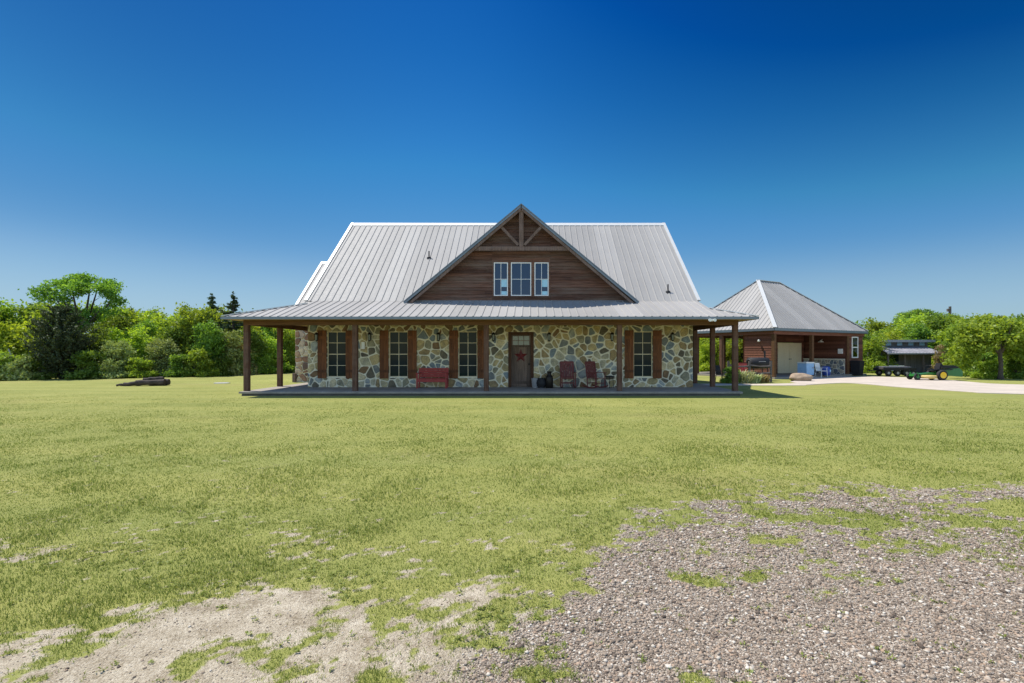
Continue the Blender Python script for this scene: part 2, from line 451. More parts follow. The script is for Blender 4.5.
def masks(x, y):
    """returns grass cover (0..1) and how much of the bare ground is gravel"""
    w = (fbm(x*1.1+31, y*1.1+7, 4)-.5)
    w2 = (fbm(x*3.5+5, y*3.5+70, 3)-.5)
    yd = np.interp(x, [-9, -5, -3.1, -2.2, -1.5, -1.1, -.9, -.7, -.4], [2.45, 2.65, 2.88, 3.2, 3.42, 3.25, 2.75, 2.1, 1.2])
    sd_ = yd-y+w*.6+w2*.35
    yg = np.interp(x, [-1.2, -.45, -.1, .3, .7, 1.2, 1.9, 3, 6, 12], [1.2, 2.1, 3.0, 3.75, 4.5, 5.1, 5.75, 6.1, 6.15, 6.6])
    sg_ = yg-y+w*.7+w2*.4
    p_d = 1-sstep(-.45, .35, sd_)*.92                      # grass probability from the dirt patch
    p_g = 1-sstep(-.65, .8, sg_)*.96
    reg = sstep(3.7, 4.5, y)*sstep(.8, 1.5, x)*(1-.8*sstep(5.0, 6.2, x))
    md = fbm(x*1.3+80, y*2.4+12, 3)
    p_g = np.maximum(p_g, reg*np.clip(.56+(md-.5)*2.4, 0, .9))
    p_g = np.maximum(p_g, sstep(.60, .74, fbm(x*2.1+140, y*2.4+33, 3))*.5)
    p_d = np.maximum(p_d, sstep(.48, .68, fbm(x*2.3+11, y*3.4+90, 3)+.07*sstep(-1.6, -.6, x))*.62)
    mid = sstep(-1.3, -.8, x)*sstep(.5, .0, x)*sstep(4.0, 3.0, y)
    lawn = np.interp(y, [2, 4.5, 7], [.84, .9, .99])-.22*sstep(5.6, 3.2, y)*sstep(.50, .66, fbm(x*.8+200, y*1.4+60, 3))-.22*mid
    p = np.minimum(np.minimum(p_d, p_g), lawn)
    h = np.clip((fbm(x*3.4+3, y*5.0+8, 6, .82)-.5)*3.0+.5, 0.02, .98)
    h2 = np.clip((fbm(x*16+3, y*19+8, 3, .8)-.5)*2.6+.5, 0, 1)
    c = sstep(-.22, .22, p-(h*.6+h2*.4))
    c = np.where(y > 7.5, np.maximum(c, sstep(7.5, 8.5, y)), c)
    return c, sstep(-.6, .3, sg_)

# ------------------------------------------------------------------ ground sheet
def axis_pts(segs):
    out = []
    for a, b, s in segs:
        out += list(np.arange(a, b, s))
    out.append(segs[-1][1]); return np.array(out)
gx = axis_pts([(-3000, -400, 260), (-400, -60, 34), (-60, -14, 2.3), (-14, -7, .25), (-7, 8.5, .05), (8.5, 14, .25), (14, 60, 2.3), (60, 400, 34), (400, 3000, 260)])
gy = axis_pts([(-60, -4, 8), (-4, 1.5, .5), (1.5, 8, .05), (8, 14, .25), (14, 60, 1.5), (60, 400, 20), (400, 4000, 300)])
GX, GYY = np.meshgrid(gx, gy)
zz = ground_h(GX, GYY); gm, gg = masks(GX, GYY)
nv_x, nv_y = len(gx), len(gy)
vv = np.stack([GX, GYY, zz], -1).reshape(-1, 3)
ii = (np.arange(nv_y-1)[:, None]*nv_x+np.arange(nv_x-1)[None, :]).ravel()
lp = np.stack([ii, ii+1, ii+1+nv_x, ii+nv_x], -1).ravel()
def m_ground():
    m, nt, out = mat('lawn_and_gravel')
    v = coord(nt)
    a = nt.nodes.new('ShaderNodeAttribute'); a.attribute_name = 'cover'
    sep = nt.nodes.new('ShaderNodeSeparateColor'); L(nt, a.outputs['Color'], sep.inputs[0])
    # grass colour
    n1 = noise(nt, v, .35, 5, .6); n2 = noise(nt, v, 3.5, 5, .65); n3 = noise(nt, v, 38, 4, .7)
    vs = coord(nt, (.08, 1.1, 1)); n4 = noise(nt, vs, 1.0, 3, .5)
    f = mth(nt, 'ADD', mth(nt, 'MULTIPLY', n1, .35), mth(nt, 'ADD', mth(nt, 'MULTIPLY', n2, .25), mth(nt, 'MULTIPLY', n3, .4)))
    g = ramp(nt, f, [(.30, (.155, .172, .042)), (.46, (.258, .266, .074)), (.58, (.30, .300, .093)), (.74, (.36, .35, .14))])
    st = ramp(nt, n4, [(.35, (.9, .93, .9)), (.65, (1.08, 1.05, 1.04))])
    g = mixc(nt, 1.0, g, st, 'MULTIPLY')
    # dry pinkish patches in the lawn
    dry = ramp(nt, noise(nt, coord(nt, (.35, 1, 1)), .22, 5, .65), [(.54, (0,)*3), (.70, (.6,)*3)])
    g = mixc(nt, dry, g, (.30, .25, .10))
    # dirt
    d = ramp(nt, mth(nt, 'ADD', mth(nt, 'MULTIPLY', noise(nt, v, 5, 5, .7), .45), mth(nt, 'MULTIPLY', noise(nt, v, 60, 4, .8), .55)), [(.38, (.21, .165, .105)), (.5, (.39, .33, .24)), (.62, (.54, .475, .365))])
    # gravel
    vo = N(nt, 'TexVoronoi', Scale=105.0); L(nt, v, vo.inputs['Vector'])
    vsep = nt.nodes.new('ShaderNodeSeparateColor'); L(nt, vo.outputs['Color'], vsep.inputs[0])
    r = ramp(nt, vsep.outputs[0], [(0, (.16, .125, .095)), (.4, (.30, .245, .19)), (.75, (.38, .32, .255)), (1, (.56, .50, .42))])
    big = ramp(nt, noise(nt, v, 1.6, 3), [(.35, (.85,)*3), (.65, (1.1,)*3)])
    r = mixc(nt, 1.0, r, big, 'MULTIPLY')
    bare = mixc(nt, sep.outputs[1], d, r)
    n5 = noise(nt, v, 24, 4, .7)
    fac = mth(nt, 'MULTIPLY', mth(nt, 'SUBTRACT', mth(nt, 'ADD', sep.outputs[0], mth(nt, 'MULTIPLY', mth(nt, 'SUBTRACT', n5, .5), 1.5)), .48), 3.2, True)
    c = mixc(nt, fac, bare, g)
    h = mth(nt, 'ADD', mth(nt, 'MULTIPLY', n3, .6), mth(nt, 'MULTIPLY', mth(nt, 'SUBTRACT', 1.0, vo.outputs['Distance']), .5))
    pbsdf(nt, out, c, .95, 0, bump(nt, h, .7, .03), spec=.15)
    return m
g = np_mesh('ground', vv, lp, np.full(len(ii), 4), m_ground(), smooth=True)
ca = g.data.color_attributes.new('cover', 'FLOAT_COLOR', 'POINT')
ca.data.foreach_set('color', np.stack([gm, gg, np.zeros_like(gm), np.ones_like(gm)], -1).reshape(-1).astype(np.float32))
g['kind'] = 'structure'

# ------------------------------------------------------------------ pebbles and grass
def scatter(n, dens_fn, y0, y1, half=1.12, p=1.0):
    """random points in the ground in front of the camera, density falling with distance"""
    u = rng.random(n); y = y0*(y1/y0)**(u**p)
    x = (rng.random(n)*2-1)*(y*half+.8)
    return x, y
def pebbles():
    x, y = scatter(520000, None, 2.2, 7.5)
    c, gr = masks(x, y)
    keep = rng.random(len(x)) < np.clip((1-c)*1.1-.1, 0, 1)*(gr*.90+.10)
    x, y, gr = x[keep], y[keep], gr[keep]; n = len(x)
    print('pebbles', n)
    t = (1+5**.5)/2
    ico = np.array([(-1, t, 0), (1, t, 0), (-1, -t, 0), (1, -t, 0), (0, -1, t), (0, 1, t), (0, -1, -t), (0, 1, -t), (t, 0, -1), (t, 0, 1), (-t, 0, -1), (-t, 0, 1)], float); ico /= np.linalg.norm(ico[0])
    fc = np.array([(0, 11, 5), (0, 5, 1), (0, 1, 7), (0, 7, 10), (0, 10, 11), (1, 5, 9), (5, 11, 4), (11, 10, 2), (10, 7, 6), (7, 1, 8), (3, 9, 4), (3, 4, 2), (3, 2, 6), (3, 6, 8), (3, 8, 9), (4, 9, 5), (2, 4, 11), (6, 2, 10), (8, 6, 7), (9, 8, 1)])
    s = rng.lognormal(math.log(.0033), .52, n)*(1+.2*(y-2.5)); s = np.clip(s, .0022, .016)*(.6+.4*gr)
    V = ico[None]*(1+rng.uniform(-.28, .28, (n, 12, 1)))
    V = V*np.stack([s*rng.uniform(.8, 1.5, n), s*rng.uniform(.7, 1.2, n), s*rng.uniform(.45, .8, n)], -1)[:, None, :]
    a = rng.uniform(0, 6.28, n); ca_, sa = np.cos(a)[:, None], np.sin(a)[:, None]
    X = V[..., 0]*ca_-V[..., 1]*sa+x[:, None]; Y = V[..., 0]*sa+V[..., 1]*ca_+y[:, None]; Z = V[..., 2]+(ground_h(x, y)+s*.25)[:, None]
    vs = np.stack([X, Y, Z], -1).reshape(-1, 3)
    lp_ = (fc[None]+(np.arange(n)*12)[:, None, None]).reshape(-1)
    m, nt, out = mat('pebble')
    gi = nt.nodes.new('ShaderNodeNewGeometry')
    c_ = ramp(nt, gi.outputs['Random Per Island'], [(0, (.085, .062, .046)), (.25, (.20, .155, .115)), (.55, (.31, .25, .19)), (.72, (.36, .25, .17)), (.88, (.42, .36, .29)), (1, (.60, .54, .45))])
    pbsdf(nt, out, c_, .85, 0, None, .3)
    o = np_mesh('gravel_stones', vs, lp_, np.full(n*20, 3), m)
    tag(o, 'loose grey and tan gravel stones of the drive in the foreground', 'gravel', kind='stuff')
pebbles()
def blades(name, n, y0, y1, hmin, hmax, w0, label, p=1.0, far=False):
    x, y = scatter(n, None, y0, y1, p=p)
    c, gr = masks(x, y)
    clump = fbm(x*5+9, y*5+2, 3)
    keep = rng.random(len(x)) < np.clip(c*1.25-.22, 0, 1)*(.6+.4*sstep(.3, .6, clump)) if not far else rng.random(len(x)) < np.interp(y, [8, 16, 24], [1, .8, 0.02])
    if far:
        keep &= ~((x > 8) & (y > 18)); keep &= ~((x > -11.4) & (x < 8.4) & (y > 18.5))
    x, y, clump = x[keep], y[keep], clump[keep]; n = len(x); print(name, n)
    tall = fbm(x*1.3+44, y*1.3+3, 3)
    h = rng.uniform(hmin, hmax, n)*(.65+.75*sstep(.35, .75, tall))
    if far: h = h*np.interp(y, [8, 14, 22], [1, .7, .35])
    w = w0*(y/3)**.75*rng.uniform(.7, 1.3, n)
    a = rng.uniform(0, 6.28, n); lean = rng.uniform(.2, 1.1, n)*h; la = rng.uniform(0, 6.28, n)
    dx, dy = np.cos(a)*w/2, np.sin(a)*w/2; lx, ly = np.cos(la)*lean, np.sin(la)*lean
    z = ground_h(x, y)-.002
    v = np.stack([np.stack([x-dx, y-dy, z], -1), np.stack([x+dx, y+dy, z], -1),
                  np.stack([x+dx*.8+lx*.35, y+dy*.8+ly*.35, z+h*.6], -1), np.stack([x-dx*.8+lx*.35, y-dy*.8+ly*.35, z+h*.6], -1),
                  np.stack([x+lx, y+ly, z+h], -1)], 1).reshape(-1, 3)
    lp_ = (np.array([0, 1, 2, 3, 3, 2, 4])[None]+(np.arange(n)*5)[:, None]).reshape(-1)
    o = np_mesh(name, v, lp_, np.tile([4, 3], n), M['blade'])
    tag(o, label, 'grass', kind='stuff')
def m_blade():
    m, nt, out = mat('grass_blade')
    g_ = nt.nodes.new('ShaderNodeNewGeometry')
    n = noise(nt, coord(nt), 1.4, 4); nb = noise(nt, coord(nt), .35, 4)
    f = mth(nt, 'ADD', mth(nt, 'MULTIPLY', g_.outputs['Random Per Island'], .62), mth(nt, 'ADD', mth(nt, 'MULTIPLY', n, .4), mth(nt, 'SUBTRACT', mth(nt, 'MULTIPLY', nb, .4), .2)))
    c = ramp(nt, f, [(.12, (.095, .145, .028)), (.38, (.21, .262, .052)), (.62, (.32, .36, .082)), (.76, (.40, .40, .12)), (.9, (.58, .50, .28))])
    d = nt.nodes.new('ShaderNodeBsdfDiffuse'); L(nt, c, d.inputs[0]); t = nt.nodes.new('ShaderNodeBsdfTranslucent'); L(nt, c, t.inputs[0])
    x = N(nt, 'MixShader'); x.inputs[0].default_value = .4; L(nt, d.outputs[0], x.inputs[1]); L(nt, t.outputs[0], x.inputs[2]); L(nt, x.outputs[0], out.inputs[0])
    return m
M['blade'] = m_blade()
blades('near_grass', 330000, 2.2, 8.0, .012, .031, .0038, 'short green and yellow grass blades growing in the front lawn and over the bare soil')
blades('lawn_grass', 260000, 8.0, 24.0, .012, .031, .0038, 'mown grass of the wide lawn in front of the farmhouse', far=True)

def weeds():
    x, y = scatter(26000, None, 2.3, 10.0)
    c, gr = masks(x, y)
    k = fbm(x*1.6+300, y*2.2+40, 4)
    reg = sstep(3.7, 4.5, y)*sstep(.8, 1.5, x)*(y < 6.4)
    keep = rng.random(len(x)) < np.where(c > .5, sstep(.45, .62, k)*.8, .03+.45*reg*sstep(.42, .55, k))
    x, y = x[keep], y[keep]; n = len(x); m = 9
    a = rng.uniform(0, 6.28, (n, m)); L_ = rng.uniform(.006, .013, (n, m))*rng.uniform(.6, 1.6, (n, 1)); w = L_*rng.uniform(.22, .45, (n, m)); up = rng.uniform(.15, 1.1, (n, m))*L_
    ox = x[:, None]+rng.normal(size=(n, m))*.010; oy = y[:, None]+rng.normal(size=(n, m))*.010; z = np.broadcast_to(ground_h(x, y)[:, None]+.004, (n, m))
    ca_, sa = np.cos(a), np.sin(a)
    v = np.stack([np.stack([ox, oy, z], -1), np.stack([ox+ca_*L_*.55-sa*w, oy+sa*L_*.55+ca_*w, z+up*.8], -1),
                  np.stack([ox+ca_*L_*1.2, oy+sa*L_*1.2, z+up], -1), np.stack([ox+ca_*L_*.55+sa*w, oy+sa*L_*.55-ca_*w, z+up*.8], -1)], 2).reshape(-1, 3)
    o = np_mesh('lawn_weeds', v, np.arange(len(v)), np.full(len(v)//4, 4), m_leaf('weed_leaves', [(.07, .11, .025), (.11, .16, .035), (.17, .22, .06)], .3))
    tag(o, 'small dark green broad leaved weeds among the front grass and gravel', 'weeds', kind='stuff')
weeds()
# ------------------------------------------------------------------ driveway and path
def sheet(name, pts, z, m, thick=.0):
    mb = MB(); n = len(pts)
    mb.poly([(x, y, z) for x, y in pts])
    mb.v = mb.v+[(x, y, -.05) for x, y in pts]
    for k in range(n): mb.f.append([k, k+n, (k+1) % n+n, (k+1) % n]); mb.mi.append(0)
    o = mb.build(name, m); o['kind'] = 'structure'; return o
def curve_pts(ps, n=6):
    out = []
    for i in range(len(ps)-1):
        p0 = ps[max(i-1, 0)]; p1 = ps[i]; p2 = ps[i+1]; p3 = ps[min(i+2, len(ps)-1)]
        for k in range(n):
            t = k/n
            out.append(tuple(.5*((2*p1[j])+(-p0[j]+p2[j])*t+(2*p0[j]-5*p1[j]+4*p2[j]-p3[j])*t*t+(-p0[j]+3*p1[j]-3*p2[j]+p3[j])*t**3) for j in range(2)))
    out.append(ps[-1]); return out
lower = curve_pts([gp(806, 385.2), gp(842, 383.3), gp(868, 384.6), gp(894, 387), gp(966, 392), gp(1024, 394.5), (30, 15.5), (48, 11)])
upper = curve_pts([(50, 18), (34, 22.5), gp(1024, 385), gp(964, 381.6), gp(935, 379.0), gp(905, 377.6), gp(875, 376.8)])
sheet('driveway', lower+upper+[gp(840, 376.6), gp(812, 377.6), gp(790, 382)], .022, M['concrete'])
pa = curve_pts([(8.3, 25.9), (10, 26.2), (12, 26.0), gp(806, 383.2)]); pb = curve_pts([gp(806, 385.6), (12, 24.8), (10, 24.9), (8.3, 24.6)])
sheet('garden_path', pa+pb, .016, M['concrete'])

# ------------------------------------------------------------------ farmhouse
W, YP, YE, YR = 21.5, 19.4, 18.75, 27.2
XL, XR = -9.55, 7.0
ZS = .16
house = thing('farmhouse', 'large brown and stone farmhouse with pale metal roof and wraparound porch', 'house', (-1, 24, 0))
def hp(mb, name, m, smooth=False, parent=None):
    o = mb.build(name, m, smooth=smooth); o.parent = parent or house
    o.matrix_parent_inverse = Matrix.Identity(4)
    if parent is None: o.location = (-house.location.x, -house.location.y, -house.location.z)
    return o
# openings
zt, zb = PZ(331.6, W), PZ(376.8, W)
wins = [(PX(c-9.3, W), PX(c+9.3, W), zb, zt) for c in (336.8, 398.6, 467.9, 642.9)]
dx0, dx1 = PX(508.3, W), PX(533.7, W); dz1 = PZ(332, W)
holes = wins+[(dx0, dx1, ZS, dz1)]
mb = MB(); wall_boxes(mb, XL, XR, 0.0, 3.62, W, W+.25, holes)
stone_face(mb, lambda u, v, d: (u, W-d, v), XL, XR, ZS, 3.1, holes, .31, .022, .035, 5)
hp(mb, 'stone_wall', [M['mortar'], M['stone']])
# right side wall, left side wall, back wall
mb = MB(); mb.box(XR-.25, XR-.002, W+.252, 33, 0, 3.6)
stone_face(mb, lambda u, v, d: (XR+d, u, v), W+.1, 33, ZS, 3.3, [], .37, .019, .035, 8); hp(mb, 'side_wall', [M['mortar'], M['stone']])
mb = MB(); mb.box(XL+.002, XL+.25, W+.252, 27.5, 0, 3.6)
stone_face(mb, lambda u, v, d: (XL-d, u, v), W+.1, 27.4, ZS, 3.3, [], .37, .019, .035, 9); hp(mb, 'side_wall', [M['mortar'], M['redstone']])
mb = MB(); mb.box(-12.9, XR-.26, 32.8, 33, 0, 3.6); mb.box(-12.9, -12.65, 27.8, 32.79, 0, 3.6); hp(mb, 'rear_wall', M['mortar'])
# rear wing, stone front
mb = MB(); mb.box(-12.9, XL-.01, 27.5, 27.75, 0, 3.7)
stone_face(mb, lambda u, v, d: (u, 27.5-d, v), -12.9, XL, .05, 3.5, [], .34, .016, .05, 15)
mb.box(-13.02, -12.85, 27.38, 27.6, .02, .5, 1)
hp(mb, 'wing_wall', [M['mortar'], M['redstone']])
# main roof
ze = PZ(301.1, W); slope = .854
zr = PZ(223.6, YR)
sl = (zr-ze)/(YR-W)
mb = MB()
roof_plane(mb, [(XL-.08, W, ze), (XR+.27, W, ze), (XR+.27, YR, zr), (XL-.08, YR, zr)], (0, 1, sl))
roof_plane(mb, [(XR+.27, YR, zr), (XR+.27, YR+6.4, zr-6.4*sl), (XL-.08, YR+6.4, zr-6.4*sl), (XL-.08, YR, zr)], (0, -1, sl))
hp(mb, 'main_roof', M['roof'])
mb = MB()
ridge_plates(mb, (XL-.10, YR, zr+.04), (XR+.29, YR, zr+.04), (0, 1, 0), sl)
for x in (XL-.10, XR+.27):
    mb.beam((x, W+.02, ze+.03), (x, YR, zr+.03), .14, .06); mb.beam((x, YR, zr+.03), (x, YR+6.4, zr+.03-6.4*sl), .14, .06)
hp(mb, 'ridge_cap', M['ridge'])
# gable end walls under main roof
for x, s in ((XL+.1, -1), (XR-.1, 1)):
    mb = MB(); to3 = (lambda x, s: lambda u, v, d: (x+s*d, u, v))(x, s)
    siding(mb, to3, [(W+.1, 3.45), (33.2, 3.45), (YR, zr-.12)], seed=3)
    mb.poly([(x-.01*s, W+.1, 3.3), (x-.01*s, 33.2, 3.3), (x-.01*s, YR, zr-.1)])
    hp(mb, 'gable_end', M['siding'])
# rear wing roof
YR2 = 31.8; z2 = PZ(262.3, YR2); x2 = PX(322.5, YR2)
mb = MB(); e2 = z2-(YR2-27.05)*.86
roof_plane(mb, [(x2, 27.05, e2), (XL-.085, 27.05, e2), (XL-.085, YR2, z2), (x2, YR2, z2)], (0, 1, .86))
roof_plane(mb, [(x2, YR2, z2), (XL-.085, YR2, z2), (XL-.085, YR2+4.7, e2), (x2, YR2+4.7, e2)], (0, -1, .86))
hp(mb, 'wing_roof', M['roof'])
mb = MB(); ridge_plates(mb, (x2-.02, YR2, z2+.04), (XL-.11, YR2, z2+.04), (0, 1, 0), .86); mb.beam((x2, 27.07, e2+.03), (x2, YR2, z2+.03), .14, .06); hp(mb, 'ridge_cap', M['ridge'])
mb = MB(); siding(mb, lambda u, v, d: (-12.85-d, u, v), [(27.5, 3.4), (36, 3.4), (YR2, z2-.1)], seed=9)
mb.poly([(-12.84, 27.5, 0), (-12.84, 36.1, 0), (-12.84, 36.1, 3.4), (-12.84, YR2, z2-.1), (-12.84, 27.5, 3.4)]); hp(mb, 'gable_end', M['siding'])
# porch roof
pz0 = 3.0; ps = (ze-pz0)/(W-YE)
xlt, xrt = PX(221.5, YE), PX(757.5, YE)+.02
lx = -9.35; ly = YE+(lx-xlt); rx = 7.22; ry = YE+(xrt-rx)
mb = MB()
roof_plane(mb, [(xlt, YE, pz0), (xrt, YE, pz0), (rx, ry, pz0+ps*(ry-YE)), (rx, W, ze-.004), (lx, W, ze-.004), (lx, ly, pz0+ps*(ly-YE))], (0, 1, ps))
hp(mb, 'porch_roof', M['roof'])
mb = MB(); roof_plane(mb, [(xlt, YE, pz0), (lx, ly, pz0+ps*(ly-YE)), (lx, 27.4, pz0+ps*(ly-YE)), (xlt, 27.4, pz0)], (1, 0, ps)); hp(mb, 'porch_roof', M['roof'])
mb = MB(); roof_plane(mb, [(xrt, YE, pz0), (xrt, 26.5, pz0), (rx, 26.5, pz0+ps*(ry-YE)), (rx, ry, pz0+ps*(ry-YE))], (-1, 0, ps)); hp(mb, 'porch_roof', M['roof'])
mb = MB()
mb.beam((xlt, YE, pz0+.03), (lx, ly, pz0+ps*(ly-YE)+.03), .16, .035); hp(mb, 'hip_cap', M['ridge']); mb = MB(); mb.beam((xrt, YE, pz0+.03), (rx, ry, pz0+ps*(ry-YE)+.03), .16, .035)
hp(mb, 'hip_cap', M['ridge'])
# fascia / metal drip edge
mb = MB()
mb.box(xlt-.01, xrt+.01, YE-.03, YE-.002, pz0-.10, pz0-.005)
mb.box(xlt-.03, xlt-.002, YE-.03, 27.4, pz0-.10, pz0-.005); mb.box(xrt+.002, xrt+.03, YE-.03, 26.5, pz0-.10, pz0-.005)
hp(mb, 'fascia', M['trim'])
# ceiling planks (flat soffit from the eave to the wall)
mb = MB()
y = YE+.02
while y < W-.05:
    mb.box(xlt+.02, xrt-.02, y, min(y+.14, W-.045), pz0-.095, pz0-.075); y += .145
while y < 27.2:
    mb.box(xlt+.02, XL-.08, y, y+.14, pz0-.095, pz0-.075)
    if y < 26.3: mb.box(XR+.08, xrt-.02, y, y+.14, pz0-.095, pz0-.075)
    y += .145
hp(mb, 'porch_ceiling', M['ceil'])
# beams
pxs = [PX(p, YP) for p in (247, 355.3, 486.3, 619.4, 735)]
zbm0, zbm1 = PZ(325.2, YP), pz0-.10
mb = MB(); mb.box(pxs[0]-.1, pxs[4]+.1, YP-.08, YP+.08, zbm0, zbm1); hp(mb, 'porch_beam', M['beam'])
mb = MB(); mb.box(pxs[0]-.08, pxs[0]+.08, YP+.082, 27.3, zbm0, zbm1-.003); hp(mb, 'porch_beam', M['beam'])
mb = MB(); mb.box(pxs[4]-.08, pxs[4]+.08, YP+.082, 26.4, zbm0, zbm1-.003); hp(mb, 'porch_beam', M['beam'])
def post(x, y, w=.19):
    mb = MB(); h = w/2; b = .015
    for (a, c, z0, z1) in ((h, h, ZS, zbm0-.002),):
        mb.raw([(x+sx*(a-bx), y+sy*(c-by), z) for z in (z0, z1) for sx, sy, bx, by in ((-1, -1, b, 0), (1, -1, b, 0), (1, -1, 0, b), (1, 1, 0, b), (1, 1, b, 0), (-1, 1, b, 0), (-1, 1, 0, b), (-1, -1, 0, b))],
               [(i, (i+1) % 8, (i+1) % 8+8, i+8) for i in range(8)]+[tuple(range(8))[::-1], tuple(range(8, 16))])
    hp(mb, 'porch_post', M['post'])
for x in pxs: post(x, YP)
for y in (21.96, 25.6): post(pxs[0], y)
for y in (21.8, 24.1): post(pxs[4], y)
# porch floor slab with stamped joints
mb = MB()
SX0, SX1 = PX(240.5, YP-.3), PX(741.5, YP-.3)
mb.box(SX0, SX1, YP-.42, W+.01, ZS-.07, ZS)
mb.box(SX0, XL+.02, W+.011, 27.4, ZS-.07, ZS); mb.box(XR-.02, SX1, W+.011, 26.5, ZS-.07, ZS)
hp(mb, 'porch_floor', M['slab'])
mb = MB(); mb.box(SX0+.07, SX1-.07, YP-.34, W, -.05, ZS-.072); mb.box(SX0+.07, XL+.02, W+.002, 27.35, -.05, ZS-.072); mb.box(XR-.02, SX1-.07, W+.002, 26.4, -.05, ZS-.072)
hp(mb, 'porch_footing', M['footing'])  # added recessed base, coloured dark for the shade under the slab edge
# front windows
def window(x0, x1, z0, z1, y, cols, rows, m_fr, m_gl, parent, fr=.045, mun=.022, name='window', rail=None, dep=.06):
    mb = MB()
    mb.box(x0, x0+fr, y, y+dep, z0, z1); mb.box(x1-fr, x1, y, y+dep, z0, z1); mb.box(x0+fr, x1-fr, y, y+dep, z0, z0+fr); mb.box(x0+fr, x1-fr, y, y+dep, z1-fr, z1)
    for i in range(1, cols):
        x = x0+(x1-x0)*i/cols; mb.box(x-mun/2, x+mun/2, y+.012, y+dep-.012, z0+fr, z1-fr)
    for j in range(1, rows):
        z = z0+(z1-z0)*j/rows; t = mun*(1.6 if rail == j else 1)
        mb.box(x0+fr, x1-fr, y+.008, y+dep-.008, z-t/2, z+t/2)
    o = hp(mb, name, m_fr) if parent is house else mb.build(name, m_fr, parent)
    mb = MB(); mb.box(x0+fr*.5, x1-fr*.5, y+dep*.5, y+dep*.5+.006, z0+fr*.5, z1-fr*.5)
    p = mb.build('pane', m_gl); p.parent = o
    return o
for (a, b, z0, z1) in wins:
    w = window(a, b, z0, z1, W+.03, 2, 4, M['cream'], M['glass'], house, .026, .02, rail=2)
    mb = MB(); mb.box(a-.02, b+.02, W-.05, W+.028, z0-.05, z0-.003); s = mb.build('sill', M['mortar']); s.parent = w
    mb = MB(); mb.box(a+.0, b-.0, W+.2, W+.22, z0, z1); s = mb.build('blind', M['black']); s.parent = w  # black sheet behind the pane, standing in for the dark room
    sw = .385
    for (s0, s1) in ((a-sw-.01, a-.01), (b+.01, b+sw+.01)):
        mb = MB(); n = 4
        for k in range(n):
            xx0 = s0+(s1-s0)*k/n; mb.box(xx0+.003, xx0+(s1-s0)/n-.003, W-.085, W-.055, z0-.06, z1+.05)
        for zc in (z0+.25, (z0+z1)/2, z1-.25): mb.box(s0+.005, s1-.005, W-.105, W-.086, zc-.06, zc+.06)
        hp(mb, 'shutter', M['shutter'])
# front door
mb = MB(); fw = .13
mb.box(dx0, dx0+fw, W-.03, W+.12, ZS, dz1); mb.box(dx1-fw, dx1, W-.03, W+.12, ZS, dz1); mb.box(dx0+fw, dx1-fw, W-.03, W+.12, dz1-fw, dz1)
hp(mb, 'door_frame', M['doorframe'])
a, b = dx0+fw, dx1-fw; gz0, gz1 = PZ(345, W), PZ(336, W)
mb = MB(); n = 5
for k in range(n):
    x = a+(b-a)*k/n; mb.box(x+.002, x+(b-a)/n-.002, W+.04, W+.085, ZS+.02, gz0)
mb.box(a, a+.06, W+.04, W+.085, gz0, dz1-fw); mb.box(b-.06, b, W+.04, W+.085, gz0, dz1-fw); mb.box(a+.06, b-.06, W+.04, W+.085, gz1, dz1-fw)
mb.box(a+.03, b-.03, W+.02, W+.039, gz0-.09, gz0-.01); mb.box(a+.05, b-.05, W+.02, W+.039, .3, .42); mb.box(a+.05, a+.14, W+.025, W+.039, .42, gz0-.09); mb.box(b-.14, b-.05, W+.025, W+.039, .42, gz0-.09); mb.box((a+b)/2-.05, (a+b)/2+.05, W+.025, W+.039, .42, .95)
door = hp(mb, 'front_door', M['doorwood'])
mb = MB(); mb.box(a+.06, b-.06, W+.06, W+.066, gz0, gz1); o = mb.build('door_glass', M['doorglass']); o.parent = door
mb = MB()
for k in (1, 2): x = a+.06+(b-a-.12)*k/3; mb.box(x-.012, x+.012, W+.045, W+.058, gz0, gz1)
mb.box(a+.06, b-.06, W+.046, W+.057, (gz0+gz1)/2-.012, (gz0+gz1)/2+.012); o = mb.build('muntin', M['doorwood']); o.parent = door
mb = MB(); mb.lathe((b-.07, W+.03, 1.15), [(.02, -.04), (.035, -.02), (.03, 0), (.012, .01)], 12, 'y'); o = mb.build('door_knob', M['bronze']); o.parent = door
# wall lanterns
def lantern(px, py=337):
    x = PX(px, W-.15); z = PZ(py, W-.15); y = W-.17
    mb = MB(); mb.box(x-.05, x+.05, W-.06, W-.035, z-.1, z+.14); mb.beam((x, W-.06, z+.1), (x, y, z+.16), .02, .02)
    mb.lathe((x, y, z), [(.02, .2), (.09, .13), (.10, .12), (.07, .10)], 8); mb.lathe((x, y, z), [(.05, -.16), (.065, -.14), (.02, -.19)], 8)
    for k in range(4):
        aa = k*math.pi/2+.78; mb.beam((x+.06*math.cos(aa), y+.06*math.sin(aa), z-.15), (x+.075*math.cos(aa), y+.075*math.sin(aa), z+.11), .012, .012)
    o = hp(mb, 'wall_lantern', M['bronze'])
    g_ = MB(); g_.lathe((x, y, z), [(.045, -.14), (.06, .1)], 8); q = g_.build('lantern_glass', M['doorglass']); q.parent = o
for px in (316.5, 369.5, 438.5, 493.5, 549, 612, 672.5): lantern(px)
mb = MB(); x = PX(363.7, W); mb.box(x-.07, x+.07, W-.09, W-.045, PZ(349, W), PZ(342, W)); hp(mb, 'wall_box', M['white'])
# flood lamp under the right eave
mb = MB(); x = PX(711, YE)
mb.box(x-.05, x+.05, YE-.08, YE-.032, 2.82, 2.9)
for s in (-1, 1): mb.lathe((x+s*.09, YE-.12, 2.86), [(.03, .06), (.055, .0), (.06, -.05)], 10, 'y')
hp(mb, 'flood_lamp', M['white'])
